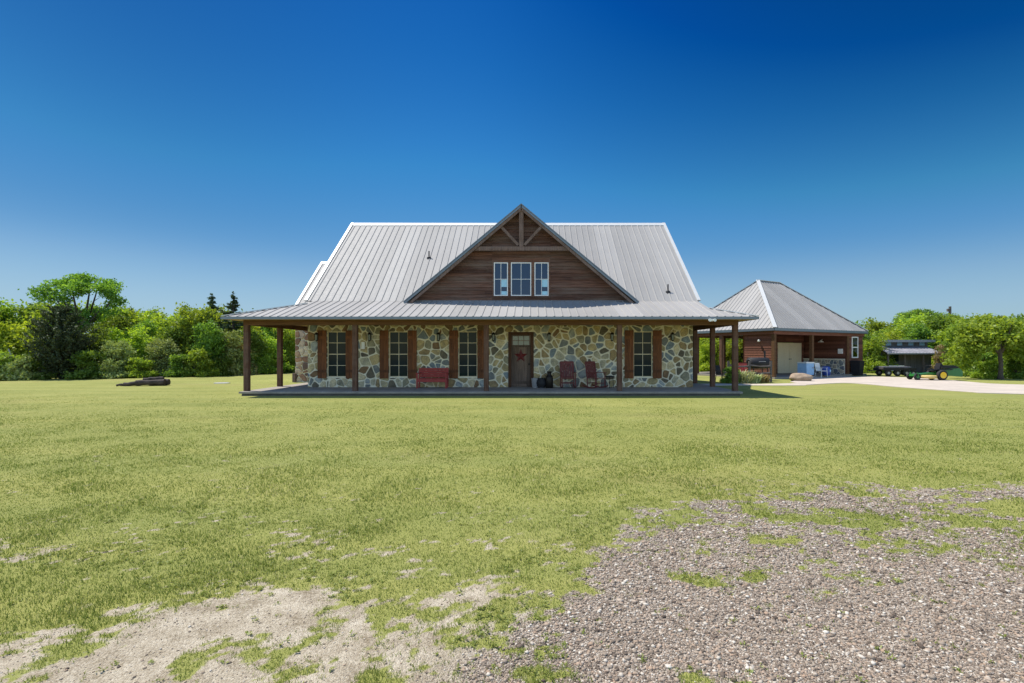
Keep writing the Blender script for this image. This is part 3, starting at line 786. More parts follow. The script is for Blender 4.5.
# ---- front gable (dormer)
YD = 21.1; ax = PX(521, YD); az = PZ(204.3, YD); bl = PX(404, YD); br = PX(638.5, YD); bz = PZ(301.8, YD)
gs = (az-bz)/((br-bl)/2); ax = (bl+br)/2
yb_ = YR-(zr-az)/sl       # where dormer ridge meets main roof
ym = W+.02                # where its foot meets the main roof
mb = MB(); roof_plane(mb, [(bl, YD, bz), (ax, YD, az), (ax, yb_+.1, az), (bl, ym, bz)], (1, 0, gs)); hp(mb, 'dormer_roof', M['roof'])
mb = MB(); roof_plane(mb, [(br, YD, bz), (ax, YD, az), (ax, yb_+.1, az), (br, ym, bz)], (-1, 0, gs)); hp(mb, 'dormer_roof', M['roof'])
mb = MB(); ridge_plates(mb, (ax, YD, az+.04), (ax, yb_+.05, az+.04), (1, 0, 0), gs); hp(mb, 'ridge_cap', M['ridge'])
nrm = Vector((-gs, 0, 1)).normalized()
for s, bx in ((-1, bl), (1, br)):
    mb = MB(); a_ = Vector((bx, YD-.015, bz-.045)); b_ = Vector((ax, YD-.015, az-.045))
    mb.beam(a_, b_, .03, .11, up=(0, 0, 1)); mb.beam(a_+Vector((0, -.02, .055)), b_+Vector((0, -.02, .055)), .06, .03)
    hp(mb, 'rake_trim', M['trim'])
    mb = MB(); mb.beam(a_+Vector((-s*.12, .02, -.12)), b_+Vector((0, .02, -.14)), .03, .10); hp(mb, 'rake_board', M['truss'])
gwins = [(PX(a, W), PX(b, W), PZ(296, W), PZ(262.8, W)) for a, b in ((494, 508), (511, 531.2), (534.5, 548.5))]
mb = MB(); gy_ = W-.03
tri = [(bl+.15, bz+.06), (br-.15, bz+.06), (ax, az-.18)]
to3 = lambda u, v, d: (u, gy_-d, v)
# siding split round the windows
gx0, gx1, gz_0, gz_1 = gwins[0][0]-.08, gwins[2][1]+.08, gwins[0][2]-.08, gwins[0][3]+.08
siding(mb, to3, clip(tri, 1, 0, gx0), seed=1, z0=bz+.06); siding(mb, to3, clip(tri, -1, 0, -gx1), seed=2, z0=bz+.06)
mid_ = clip(clip(tri, 1, 0, gx1), -1, 0, -gx0)
siding(mb, to3, clip(mid_, 0, -1, -gz_1), seed=4, z0=gz_1); siding(mb, to3, clip(mid_, 0, 1, gz_0), seed=5, z0=bz+.06)
mb.poly([(bl+.1, gy_+.01, bz-.1), (br-.1, gy_+.01, bz-.1), (br-.1, gy_+.01, bz+.03), (ax, gy_+.01, az-.1), (bl+.1, gy_+.01, bz+.03)])
hp(mb, 'gable_wall', M['siding'])
mb = MB()
xs = [gx0, gwins[0][0], gwins[0][1], gwins[1][0], gwins[1][1], gwins[2][0], gwins[2][1], gx1]
for i in (0, 2, 4, 6): mb.box(xs[i], xs[i+1]-.002, gy_-.035, gy_+.005, gz_0+.08, gz_1-.08)
mb.box(gx0, gx1, gy_-.035, gy_+.005, gz_0, gz_0+.078); mb.box(gx0, gx1, gy_-.035, gy_+.005, gz_1-.078, gz_1)
hp(mb, 'window_surround', M['siding'])
for k, (a, b, z0, z1) in enumerate(gwins):
    o = window(a, b, z0, z1, gy_-.045, 2, 2, M['white'], M['skyglass'], house, .038, .02)
    if k != 1:   # pale patches on the glass, painting reflections in the two side windows
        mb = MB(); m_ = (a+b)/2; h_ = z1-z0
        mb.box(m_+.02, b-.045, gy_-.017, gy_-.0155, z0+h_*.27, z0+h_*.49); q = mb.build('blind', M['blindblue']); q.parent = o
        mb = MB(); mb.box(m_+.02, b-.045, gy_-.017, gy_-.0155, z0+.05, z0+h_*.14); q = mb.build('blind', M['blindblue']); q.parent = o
mb = MB(); mb.box(bl+.05, br-.05, W-.055, W-.035, bz+.0, bz+.09); hp(mb, 'wall_flashing', M['trim'])
# truss
yt = YD+.1; cz = PZ(248.8, yt); tw = .11
mb = MB(); mb.box(PX(470, yt), PX(572.5, yt), yt-.06, yt+.06, cz-.085, cz+.085); hp(mb, 'collar_beam', M['truss'])
mb = MB(); mb.box(ax-.09, ax+.09, yt-.06, yt+.06, cz+.087, az-.25); hp(mb, 'king_post', M['truss'])
for s in (-1, 1):
    mb = MB(); mb.beam((ax+s*.13, yt, cz+.15), (ax+s*(.93), yt, PZ(224.5, yt)-.02), .11, .13, up=(0, 1, 0)); hp(mb, 'truss_brace', M['truss'])
# roof vents
def vent(px, py):
    # point on main roof plane: z = ze+sl*(Y-W)
    k = (CY-py)/F; Y = (ze-sl*W-EYE)/(k-sl); x = PX(px, Y); z = PZ(py, Y)
    mb = MB(); mb.lathe((x, Y, z), [(.12, -.10), (.10, .03), (.05, .06), (.03, .08), (.03, .34), (.0, .34)], 10); hp(mb, 'vent_pipe', M['black'])
vent(429, 258); vent(668, 292)
# downspout / electrical conduit pole on roof line
# ------------------------------------------------------------------ things on the porch
star = MB(); sx, sz, sy = PX(520.8, W-.02), PZ(356, W-.02), W+.0
pts = []
for k in range(10):
    r = .30 if k % 2 == 0 else .12; aa = math.pi/2+k*math.pi/5; pts.append((r*math.cos(aa), 0, r*math.sin(aa)))
for k in range(10): star.poly([(0, -.07, 0), pts[k], pts[(k+1) % 10]])
star.poly([pts[k] for k in range(10)])
tag(star.build('barn_star', M['darkred'], loc=(sx, sy+.015, sz)), 'red five pointed metal star hanging on the grey wooden front door', 'wall ornament')

b = thing('garden_bench', 'red wooden garden bench against the stone wall between two windows', 'bench', (PX(432.5, 21), 21.0, ZS))
w = .60
for sx_ in (-1, 1):
    mb = MB(); mb.box(sx_*w-.03, sx_*w+.03, -.24, -.18, 0, .60); mb.build('leg', M['red'], b)
    mb = MB(); mb.beam((sx_*w, .2, 0), (sx_*w, .3, .83), .06, .06); mb.build('leg', M['red'], b)
    mb = MB(); mb.box(sx_*w-.045, sx_*w+.045, -.27, .22, .601, .635); mb.build('armrest', M['red'], b)
mb = MB()
for k in range(4): mb.box(-w+.03, w-.03, -.22+k*.11, -.22+k*.11+.1, .38, .41)
mb.build('seat', M['red'], b)
mb = MB(); mb.box(-w+.032, w-.032, -.235, -.205, .26, .375); mb.build('apron', M['red'], b)
mb = MB()
for k in range(4): mb.box(-w+.03, w-.03, .215+.02*k, .24+.02*k, .44+k*.10, .53+k*.10)
mb.build('backrest', M['red'], b)

def rocker(name, loc, rz, label):
    t = thing(name, label, 'rocking chair', loc, rz, 'dark red rocking chairs on the porch')
    m = M['darkred']
    for s in (-1, 1):
        x = s*.28
        mb = MB(); n = 12
        pts = [(x, -.42+.92*k/n, .035+.32*((k/n-.5)**2)) for k in range(n+1)]
        for i in range(n): mb.beam(pts[i], pts[i+1], .035, .045)
        mb.build('rocker', m, t)
        mb = MB(); mb.tube([(x, -.24, .05), (x, -.24, .64)], .022, 8); mb.build('leg', m, t)
        mb = MB(); mb.tube([(x, .22, .05), (x, .24, .42), (x, .36, 1.10)], .022, 8); mb.build('leg', m, t)
        mb = MB(); mb.box(x-.045, x+.045, -.3, .28, .642, .665); mb.build('armrest', m, t)
    mb = MB()
    for k in range(6): mb.box(-.26, .26, -.26+k*.083, -.26+k*.083+.075, .415-.008*k, .435-.008*k)
    mb.build('seat', m, t)
    mb = MB()
    for k in range(7):
        x = -.225+k*.075; mb.beam((x, .265, .46), (x, .355, 1.05), .055, .016, up=(0, 1, 0))
    mb.beam((-.27, .362, 1.07), (.27, .362, 1.07), .03, .10); mb.beam((-.27, .262, .45), (.27, .262, .45), .03, .06)
    mb.build('backrest', m, t)
    for q in (-.24, .22):
        mb = MB(); mb.beam((-.27, q, .22), (.27, q, .22), .02, .03); mb.build('stretcher', m, t)
    return t
rocker('rocking_chair', (PX(568, 20.9), 20.9, ZS), R(4), 'dark red slatted rocking chair facing straight out, nearer the front door')
rocker('rocking_chair', (PX(596, 20.85), 20.85, ZS), R(38), 'dark red slatted rocking chair turned sideways, next to the porch post')
def pot(name, px, Y, prof, m, label, cat, n=18):
    mb = MB(); mb.lathe((0, 0, 0), prof, n); o = mb.build(name, m, loc=(PX(px, Y), Y, ZS), smooth=True); tag(o, label, cat); return o
pot('metal_bucket', 535.5, 21.2, [(.12, 0), (.15, .02), (.18, .38), (.19, .40), (.17, .40), (.15, .1)], M['grey'], 'pale grey metal bucket standing just right of the front door', 'bucket')
pot('planter_pot', 541.5, 21.1, [(.12, 0), (.2, .08), (.23, .2), (.2, .33), (.16, .38), (.19, .41), (.15, .41), (.12, .2)], M['black'], 'round dark planter pot on the porch beside the grey bucket', 'pot')
mk = thing('milk_can', 'tall dark metal milk can standing left of the rocking chairs', 'milk can', (PX(549.3, 21.0), 21.0, ZS))
mb = MB(); mb.lathe((0, 0, 0), [(.14, 0), (.16, .02), (.16, .42), (.13, .5), (.085, .56), (.085, .66), (.12, .70), (.0, .70)], 18); mb.build('can_body', M['bronze'], mk, True)
for s in (-1, 1):
    mb = MB(); mb.tube([(s*.13, 0, .48), (s*.19, 0, .53), (s*.19, 0, .60), (s*.09, 0, .64)], .012, 6); mb.build('handle', M['bronze'], mk)
st = thing('side_table', 'small dark round side table between post and second rocking chair', 'table', (PX(609.5, 21.1), 21.1, ZS))
mb = MB(); mb.lathe((0, 0, 0), [(.2, .46), (.22, .47), (.22, .49), (.2, .5)], 18); mb.build('tabletop', M['black'], st)
for k in range(3):
    aa = k*2.094+.4; mb = MB(); mb.tube([(.16*math.cos(aa), .16*math.sin(aa), .46), (.2*math.cos(aa), .2*math.sin(aa), 0)], .013, 6); mb.build('leg', M['black'], st)

# ------------------------------------------------------------------ garage / carport, turned 30 degrees
GA = R(30); G0 = (14.95, 30.5)
gar = thing('detached_garage', 'brown timber garage with steep pale hipped metal roof right of the farmhouse', 'garage', (G0[0], G0[1], 0), GA)
EL, ED, EZ, RR = 10.7, 8.2, 3.15, 4.1
zt_ = EZ+.9*RR
mb = MB(); roof_plane(mb, [(0, 0, EZ), (EL, 0, EZ), (EL-RR, RR, zt_), (RR, RR, zt_)], (0, 1, .9)); mb.build('roof_slope', M['roof'], gar)
mb = MB(); roof_plane(mb, [(0, 0, EZ), (RR, RR, zt_), (0, ED, EZ)], (1, 0, .9)); mb.build('roof_slope', M['roof'], gar)
mb = MB(); roof_plane(mb, [(EL, 0, EZ), (EL, ED, EZ), (EL-RR, RR, zt_)], (-1, 0, .9)); mb.build('roof_slope', M['roof'], gar)
mb = MB(); roof_plane(mb, [(0, ED, EZ), (RR, RR, zt_), (EL-RR, RR, zt_), (EL, ED, EZ)], (0, -1, .9)); mb.build('roof_slope', M['roof'], gar)
mb = MB(); mb.beam((RR, RR, zt_+.02), (EL-RR, RR, zt_+.02), .2, .05)
for a_, b_ in (((0, 0), (RR, RR)), ((0, ED), (RR, RR)), ((EL, 0), (EL-RR, RR)), ((EL, ED), (EL-RR, RR))):
    mb.beam((*a_, EZ+.035), (*b_, zt_+.035), .24, .04)
mb.build('ridge_and_hip_caps', M['ridge'], gar)
mb = MB(); mb.box(-.02, EL+.02, -.03, -.002, EZ-.16, EZ-.01); mb.box(-.03, -.022, -.03, ED, EZ-.16, EZ-.01); mb.box(EL+.022, EL+.03, 0, ED, EZ-.16, EZ-.01); mb.box(0, EL, ED+.002, ED+.03, EZ-.16, EZ-.01); mb.build('fascia', M['trim'], gar)
mb = MB(); mb.box(.02, EL-.02, .02, ED-.02, EZ-.18, EZ-.165); mb.build('ceiling', M['darkwood'], gar)
mb = MB(); mb.box(.12, EL-.1, .17, .33, EZ-.38, EZ-.19); mb.box(.12, .28, .34, ED-.3, EZ-.38, EZ-.19); mb.box(.3, EL-.1, ED-.3, ED-.14, EZ-.38, EZ-.19); mb.build('roof_beam', M['redsiding'], gar)
mb = MB(); mb.box(.05, EL-.05, .05, ED-.05, -.02, .12); mb.build('floor_slab', M['slab'], gar)
for a_, b_ in ((.25, .25), (4.23, .25), (.2, 4.1), (.2, 6.2), (.2, 8.0), (5.3, 8.0)):
    mb = MB(); mb.box(a_-.1, a_+.1, b_-.1, b_+.1, .12, EZ-.382); mb.build('post', M['post'] if b_ > 1 else M['beam'], gar)
# left wall panel, recessed wall, end room
mb = MB(); mb.box(.26, .36, .36, 2.3, .12, EZ-.19); siding(mb, lambda u, v, d: (.258-d, u, v), [(.36, .12), (2.33, .12), (2.33, EZ-.39), (.36, EZ-.39)], seed=21); mb.build('side_panel', M['redsiding'], gar)
BR = 3.3
mb = MB(); hz1 = 2.36; dA0, dA1 = 5.25, 8.2
wall_boxes(mb, 1.6, 8.45, .12, EZ-.19, BR+.04, BR+.16, [(dA0, dA1, .12, hz1)])
for pl in ([(1.6, .12), (dA0, .12), (dA0, hz1), (1.6, hz1)], [(dA1, .12), (8.43, .12), (8.43, hz1), (dA1, hz1)], [(1.6, hz1), (8.43, hz1), (8.43, EZ-.19), (1.6, EZ-.19)]):
    siding(mb, lambda u, v, d: (u, BR+.038-d, v), pl, seed=int(pl[0][0]*7))
mb.build('recessed_wall', M['redsiding'], gar)
for k in (0, 1):
    a_ = dA0+.02+k*(dA1-dA0)/2; b_ = a_+(dA1-dA0)/2-.03
    mb = MB(); mb.box(a_, b_, BR+.06, BR+.11, .13, hz1-.02)
    for (q0, q1) in ((.3, 1.1), (1.25, 2.15)):
        for m0, m1 in ((a_+.15, (a_+b_)/2-.06), ((a_+b_)/2+.06, b_-.15)): mb.box(m0, m1, BR+.048, BR+.059, q0, q1)
    d_ = mb.build('door', M['cream'], gar)
    hx = b_-.08 if k == 0 else a_+.08
    mb = MB(); mb.lathe((hx, BR+.045, 1.15), [(.02, .01), (.03, -.02), (.03, -.05)], 10, 'y'); h_ = mb.build('handle', M['bronze'], d_)
# end room at right, flush with the front
wA0, wA1, wz0, wz1 = 9.05, 9.85, 1.25, 2.75
mb = MB(); wall_boxes(mb, 8.47, 10.5, .12, EZ-.39, .25, .35, [(wA0, wA1, wz0, wz1)])
for pl in ([(8.47, .12), (wA0-.08, .12), (wA0-.08, EZ-.39), (8.47, EZ-.39)], [(wA1+.08, .12), (10.5, .12), (10.5, EZ-.39), (wA1+.08, EZ-.39)], [(wA0-.08, .12), (wA1+.08, .12), (wA1+.08, wz0-.08), (wA0-.08, wz0-.08)]):
    siding(mb, lambda u, v, d: (u, .248-d, v), pl, seed=int(pl[0][0]*5))
mb.box(10.4, 10.5, .36, 4.2, .12, EZ-.19)
mb.box(8.46, 8.56, .36, 4.2, .12, EZ-.19)
siding(mb, lambda u, v, d: (8.458-d, u, v), [(.38, 1.2), (BR, 1.2), (BR, EZ-.19), (.38, EZ-.19)], seed=44)
mb.build('end_wall', M['redsiding'], gar)
mb = MB(); mb.box(8.36, 8.62, .17, .215, .12, EZ-.385); mb.build('corner_board', M['beam'], gar)
window(wA0, wA1, wz0, wz1, .20, 1, 2, M['white'], M['seeglass'], gar, .075, .07)
mb = MB(); stone_face(mb, lambda u, v, d: (8.36-d, u, v), .37, BR, .12, 1.12, [], .27, .018, .04, 33); mb.box(8.361, 8.455, .37, BR, .12, 1.12); mb.box(8.3, 8.455, .37, BR, 1.122, 1.19)
mb.build('stone_half_wall', [M['mortar'], M['greystone']], gar)
mb = MB(); mb.lathe((8.2, 1.92, 2.4), [(.03, .14), (.06, .1), (.19, .0), (.20, -.02), (.1, -.02)], 14); mb.beam((8.45, 1.92, 2.6), (8.2, 1.92, 2.54), .03, .03); mb.build('barn_lamp', M['white'], gar, True)
mb = MB(); mb.lathe((.12, 1.2, 2.35), [(.02, .12), (.05, .08), (.09, -.02), (.05, -.03)], 12); mb.box(.16, .23, 1.17, 1.23, 2.38, 2.44); mb.build('wall_lamp', M['white'], gar, True)
mb = MB(); mb.box(8.34, 8.43, .5, .8, 1.55, 1.9); mb.box(8.32, 8.339, .55, .75, 1.65, 1.85); mb.build('meter_box', M['white'], gar)
def on_gar(a, b): return (G0[0]+math.cos(GA)*a-math.sin(GA)*b, G0[1]+math.sin(GA)*a+math.cos(GA)*b)
def garage_thing(name, a, b, label, cat, rz=GA, z=.12):
    x, y = on_gar(a, b); return thing(name, label, cat, (x, y, z), rz)
t = garage_thing('chest_cooler', 3.75, .35, 'pale blue upright cooler chest standing left of the middle garage post', 'cooler')
mb = MB(); mb.box(-.42, .42, -.3, .3, .06, .82); mb.build('cooler_body', M['paleblue'], t)
mb = MB(); mb.box(-.44, .44, -.32, .32, .822, .9); mb.build('lid', M['white'], t)
mb = MB(); mb.box(.2, .34, -.34, -.302, .50, .56); mb.build('latch', M['grey'], t)
for q in (-.4, .32):
    mb = MB(); mb.box(q, q+.08, -.28, .28, 0, .058); mb.build('foot', M['black'], t)
t = garage_thing('storage_drum', 5.25, -.1, 'round dark blue plastic drum in front of the low stone wall', 'drum')
mb = MB(); mb.lathe((0, 0, 0), [(.2, 0), (.26, .04), (.28, .2), (.28, .4), (.25, .55), (.2, .6), (0, .6)], 18); mb.build('drum_body', M['blueplastic'], t, True)
mb = MB(); mb.lathe((0, -.27, .32), [(.07, 0), (.09, -.02), (.0, -.02)], 12, 'y'); mb.build('cap', M['paleblue'], t)
def patio_chair(name, x, y, z, rz, m, label):
    t = thing(name, label, 'chair', (x, y, z), rz)
    for sx_ in (-1, 1):
        for sy_ in (-1, 1):
            mb = MB(); mb.tube([(sx_*.26, sy_*.24, 0), (sx_*.23, sy_*.2, .42 if sy_ > 0 else .6)], .018, 6); mb.build('leg', m, t)
        mb = MB(); mb.box(sx_*.24-.03, sx_*.24+.03, -.26, .24, .60, .625); mb.build('armrest', m, t)
    mb = MB(); mb.box(-.22, .22, -.22, .22, .40, .43); mb.build('seat', m, t)
    mb = MB()
    for k in range(5): mb.beam((-.18+k*.09, .22, .43), (-.18+k*.09, .33, .88), .07, .015, up=(0, 1, 0))
    mb.beam((-.22, .335, .9), (.22, .335, .9), .02, .06); mb.build('backrest', m, t)
    return t
x, y = on_gar(4.65, -.15); patio_chair('patio_stool', x, y, .02, R(20), M['white'], 'small white plastic chair beside the blue drum at the garage')
t = garage_thing('waste_bin', 9.0, -.12, 'tall black wheeled waste bin below the garage window', 'waste bin', z=.022)
mb = MB(); mb.raw([(-.24, -.28, .04), (.24, -.28, .04), (.24, .22, .04), (-.24, .22, .04), (-.3, -.36, .98), (.3, -.36, .98), (.3, .28, .98), (-.3, .28, .98)], [(0, 3, 2, 1), (4, 5, 6, 7), (0, 1, 5, 4), (1, 2, 6, 5), (2, 3, 7, 6), (3, 0, 4, 7)]); mb.build('bin_body', M['black'], t)
mb = MB(); mb.box(-.32, .32, -.39, .31, .982, 1.04); mb.build('lid', M['black'], t)
for s in (-1, 1):
    mb = MB(); mb.lathe((s*.27, .24, .12), [(.02, -.03), (.12, -.025), (.12, .025), (.02, .03)], 14, 'x'); mb.build('wheel', M['rubber'], t)

# boulder
mb = MB(); mb.blob((0, 0, .20), (.58, .42, .29), 4, .13, 22, 14, flat=.75)
x, y = gp(800.5, 381); tag(mb.build('boulder', M['rock'], loc=(x, y, -.03), smooth=True), 'rounded brown boulder lying on the grass by the path near the garage', 'rock')
# barrel grill, on the grass side of the garage
t = thing('barrel_grill', 'black barrel shaped barbecue grill standing beside the garage side wall', 'grill', (PX(758, 29.2), 29.2, 0), R(12))
mb = MB(); mb.lathe((0, 0, 1.02), [(.2, -.62), (.3, -.6), (.33, -.58), (.33, .58), (.3, .6), (.2, .62)], 20, 'x'); mb.build('barrel', M['black'], t, True)
mb = MB(); mb.tube([(-.2, -.36, 1.1), (-.2, -.42, 1.12), (.2, -.42, 1.12), (.2, -.36, 1.1)], .015, 6); mb.build('handle', M['grey'], t)
for sx_ in (-1, 1):
    for sy_ in (-1, 1):
        mb = MB(); mb.beam((sx_*.45, sy_*.22, .8), (sx_*.5, sy_*.28, 0), .04, .04); mb.build('leg', M['black'], t)
mb = MB(); mb.box(-.48, .48, -.26, .26, .25, .28); mb.box(-.95, -.64, -.2, .2, .95, .98); mb.build('shelf', M['rust'], t)
mb = MB(); mb.tube([(.45, 0, 1.3), (.45, 0, 1.75)], .05, 10); mb.build('chimney', M['black'], t)
patio_chair('patio_chair', PX(743.5, 28.4), 28.4, .12, R(-15), M['red'], 'bright red lawn chair standing behind the rail fence near the black grill')
patio_chair('patio_chair', PX(722, 27.6), 27.6, 0, R(30), M['black'], 'dark lawn chair behind the last porch post on the right')
# rail fence
t = thing('rail_fence', 'low weathered split rail fence round the planting bed beside the garage', 'fence', (PX(750, 28), 28, 0))
for px, Y in ((728, 27.4), (749, 27.6), (770.5, 27.9)):
    x = PX(px, Y)-t.location.x; mb = MB(); mb.tube([(x, Y-28, -.1), (x+.02, Y-28, 1.18)], [.075, .065], 9); mb.build('fence_post', M['greywood'], t)
for z0, z1 in ((.95, .88), (.55, .5)):
    for (pa_, Ya, pb_, Yb) in ((728, 27.4, 749, 27.6), (749, 27.6, 770.5, 27.9)):
        mb = MB(); xa, xb = PX(pa_, Ya)-t.location.x, PX(pb_, Yb)-t.location.x
        mb.tube([(xa, Ya-28, z0), ((xa+xb)/2, (Ya+Yb)/2-28.02, (z0+z1)/2-.05), (xb, Yb-28, z1)], [.05, .04, .05], 7); mb.build('rail', M['greywood'], t)

# ------------------------------------------------------------------ foliage
def leaf_mesh(pos, size, mat_, name, parent, normal_bias=.4, asp=1.7, up=.3):
    n = len(pos)
    nrm = rng.normal(size=(n, 3)); nrm[:, 2] += up*2; nrm /= np.linalg.norm(nrm, axis=1)[:, None]
    t = np.cross(nrm, rng.normal(size=(n, 3))); t /= np.linalg.norm(t, axis=1)[:, None]+1e-9
    b = np.cross(nrm, t)
    s = size*rng.uniform(.6, 1.35, n)[:, None]
    v = np.stack([pos-t*s*asp*.5, pos-b*s*.5+nrm*s*.1, pos+t*s*asp*.5, pos+b*s*.5+nrm*s*.1], 1).reshape(-1, 3)
    lp_ = np.arange(n*4)
    return np_mesh(name, v, lp_, np.full(n, 4), mat_, parent)
def clumps(blobs, n_cl, n_leaf, rc, shell=.75):
    """leaf clumps on the shells of ellipsoids; returns points"""
    vol = np.array([b[1][0]*b[1][1]*b[1][2] for b in blobs])**(2/3); cnt = np.maximum(2, (n_cl*vol/vol.sum()).astype(int)); out = []
    for (c, r), k in zip(blobs, cnt):
        d = rng.normal(size=(k, 3)); d[:, 2] += .25; d /= np.linalg.norm(d, axis=1)[:, None]
        rad = shell+(1.05-shell)*rng.random(k)**.6
        cc = np.array(c)+d*rad[:, None]*np.array(r)
        m = rng.integers(int(n_leaf*.5), int(n_leaf*1.5)+1, k)
        cc = np.repeat(cc, m, 0)
        out.append(cc+rng.normal(size=cc.shape)*rc*np.array([1, 1, .65]))
    return np.concatenate(out)
def limbs(mb, base, targets, r0, h_split, seed):
    rr = random.Random(seed)
    top = Vector((base[0]+rr.uniform(-.1, .1), base[1]+rr.uniform(-.1, .1), h_split))
    mb.tube([base, ((base[0]+top.x)/2+rr.uniform(-.06, .06), (base[1]+top.y)/2, h_split*.5), top], [r0*1.25, r0, r0*.8], 9)
    for tg in targets:
        tg = Vector(tg); m = top.lerp(tg, .5)+Vector((rr.uniform(-.2, .2), rr.uniform(-.2, .2), rr.uniform(.0, .3)))
        mb.tube([top-Vector((0, 0, .05)), m, tg], [r0*.6, r0*.36, r0*.12], 6)
        for _ in range(2):
            e = m+(tg-m)*.6+Vector((rr.uniform(-.7, .7), rr.uniform(-.7, .7), rr.uniform(.1, .8))); mb.tube([m, e], [r0*.25, r0*.06], 5)
def make_tree(name, leaf, H, blobs, n_cl, n_leaf, rc, lsize, label, group=None, r0=.12, split=.35, shell=.7, asp=1.7, low=True):
    t = thing(name, label, 'tree' if 'tree' in name else 'shrub', (0, 0, 0), 0, group)
    mb = MB(); limbs(mb, (0, 0, -.1), [b[0] for b in blobs][:9], r0, H*split, len(blobs)); mb.build('trunk', M['bark'], t, True)
    leaf_mesh(clumps(blobs, n_cl, n_leaf, rc, shell), lsize, LEAF[leaf], 'crown', t, asp=asp)
    t['_h'] = H
    return t
def bushy(seed, H, Wd, leaf, name='leafy_tree', nb=9, dens=1.0, ls=.12):
    rr = random.Random(seed); bl_ = []
    for k in range(nb):
        a = rr.uniform(0, 6.28); q = rr.random()**.5; zc = rr.uniform(.22, .8)*H
        w_ = Wd*(.55 if zc > .6*H else .72)
        bl_.append(((q*w_*.6*math.cos(a), q*w_*.6*math.sin(a), zc), (Wd*rr.uniform(.22, .4), Wd*rr.uniform(.22, .4), H*rr.uniform(.13, .22))))
    for k in range(5):
        a = k*1.26+rr.random(); bl_.append(((Wd*.5*math.cos(a), Wd*.5*math.sin(a), H*.13), (Wd*.4, Wd*.4, H*.16)))
    for k in range(4):
        a = rr.uniform(0, 6.28); bl_.append(((Wd*.35*math.cos(a), Wd*.35*math.sin(a), H*rr.uniform(.82, .93)), (Wd*.14, Wd*.14, H*.1)))
    return make_tree(name, leaf, H, bl_, int(330*dens), 30, .21 if H > 3 else .14, ls, 'tmp', None, .10, .25, .5)
def conifer(seed, H, Wd, leaf='dark', name='juniper_tree', dens=1.0, spiky=False):
    """whorls of drooping branches that turn up at the tip, each branch a feather of needle tufts"""
    t = thing(name, 'tmp', 'tree'); rr = np.random.default_rng(seed); pts = []
    mb = MB(); mb.tube([(0, 0, -.1), (.05, 0, H*.5), (0, 0, H*.98)], [.15, .08, .012], 8)
    z = .15 if not spiky else .5
    while z < H*.97:
        f = z/H
        R_ = Wd*((1-f)**.9+.03) if spiky else Wd*min(1, 1.6*(f+.3))*(1-f**2.0)**.75+.1
        nb = int((5 if spiky else 9)*dens+rr.integers(0, 3))
        for k in range(nb):
            a = rr.uniform(0, 6.28); L_ = R_*rr.uniform(.55, 1.15); zz_ = z+rr.uniform(-.12, .12)
            lift = rr.uniform(.15, .5) if spiky else rr.uniform(.35, .9)
            m = int(10+34*L_)
            q = rr.random(m)**.7
            wob = rr.normal(size=(m, 3))*np.array([.10, .10, .07])*(1.25-q[:, None])*(.6+.5*L_)
            pts.append(np.stack([np.cos(a)*q*L_, np.sin(a)*q*L_, zz_+q*q*L_*lift], -1)+wob)
            mb.tube([(0, 0, zz_), (math.cos(a)*L_*.5, math.sin(a)*L_*.5, zz_+.25*L_*lift), (math.cos(a)*L_*.95, math.sin(a)*L_*.95, zz_+.9*L_*lift)], [.02, .013, .004], 4)
        z += (.30 if spiky else .24)*rr.uniform(.8, 1.2)
    pts.append(np.stack([rr.normal(size=26)*.03, rr.normal(size=26)*.03, H*(.93+.08*rr.random(26))], -1))
    mb.build('trunk', M['bark'], t, True)
    leaf_mesh(np.concatenate(pts), .085, LEAF[leaf], 'crown', t, asp=2.4, ); t['_h'] = H
    return t
def hero_oak():
    H = 8.5; t = thing('oak_tree', 'tmp', 'tree'); rr = random.Random(3); bl_ = []
    for (x, z, rx_, rz_) in ((-2.35, 6.7, .85, .55), (-1.9, 7.5, .8, .5), (-1.3, 6.4, .8, .4), (-.6, 7.8, 1.0, .6), (.2, 8.05, .9, .5), (.1, 7.1, .8, .4), (1.0, 7.3, .8, .45), (1.6, 7.6, .85, .5), (2.35, 7.2, .8, .55), (2.7, 6.6, .6, .4), (1.9, 6.3, .7, .35), (2.1, 5.4, .55, .35), (-1.9, 5.6, .6, .35), (-.9, 5.3, .7, .5), (.6, 5.2, .8, .5), (0, 4.4, 1.2, .7), (-1.2, 4.2, .8, .6)):
        bl_.append(((x*1.1, rr.uniform(-1.1, 1.1), z), (rx_, rx_*1.1, rz_)))
    mb = MB()
    mb.tube([(0, 0, -.1), (.05, 0, 2), (-.05, 0, 3.6)], [.26, .21, .18], 10)
    for tg, md in (((-2.1, .3, 6.9), (-1.0, .1, 5.3)), ((-.4, -.5, 7.8), (-.25, -.2, 5.6)), ((.3, .6, 7.9), (.25, .3, 5.8)), ((1.7, -.3, 7.4), (.9, -.1, 5.4)), ((2.5, .5, 6.8), (1.4, .3, 5.2)), ((-1.4, -.7, 6.3), (-.7, -.3, 4.9)), ((2.0, -.4, 5.5), (1.0, -.3, 4.5))):
        mb.tube([(-.05, 0, 3.5), md, tg], [.13, .085, .03], 7)
        for _ in range(3):
            e = Vector(md).lerp(Vector(tg), rr.uniform(.3, .9)); mb.tube([e, e+Vector((rr.uniform(-.8, .8), rr.uniform(-.6, .6), rr.uniform(.2, .9)))], [.035, .008], 5)
    mb.build('trunk', M['bark'], t, True)
    leaf_mesh(clumps(bl_, 430, 34, .20, .35), .11, LEAF['mid'], 'crown', t); t['_h'] = 8.5
    return t
V_ = {}
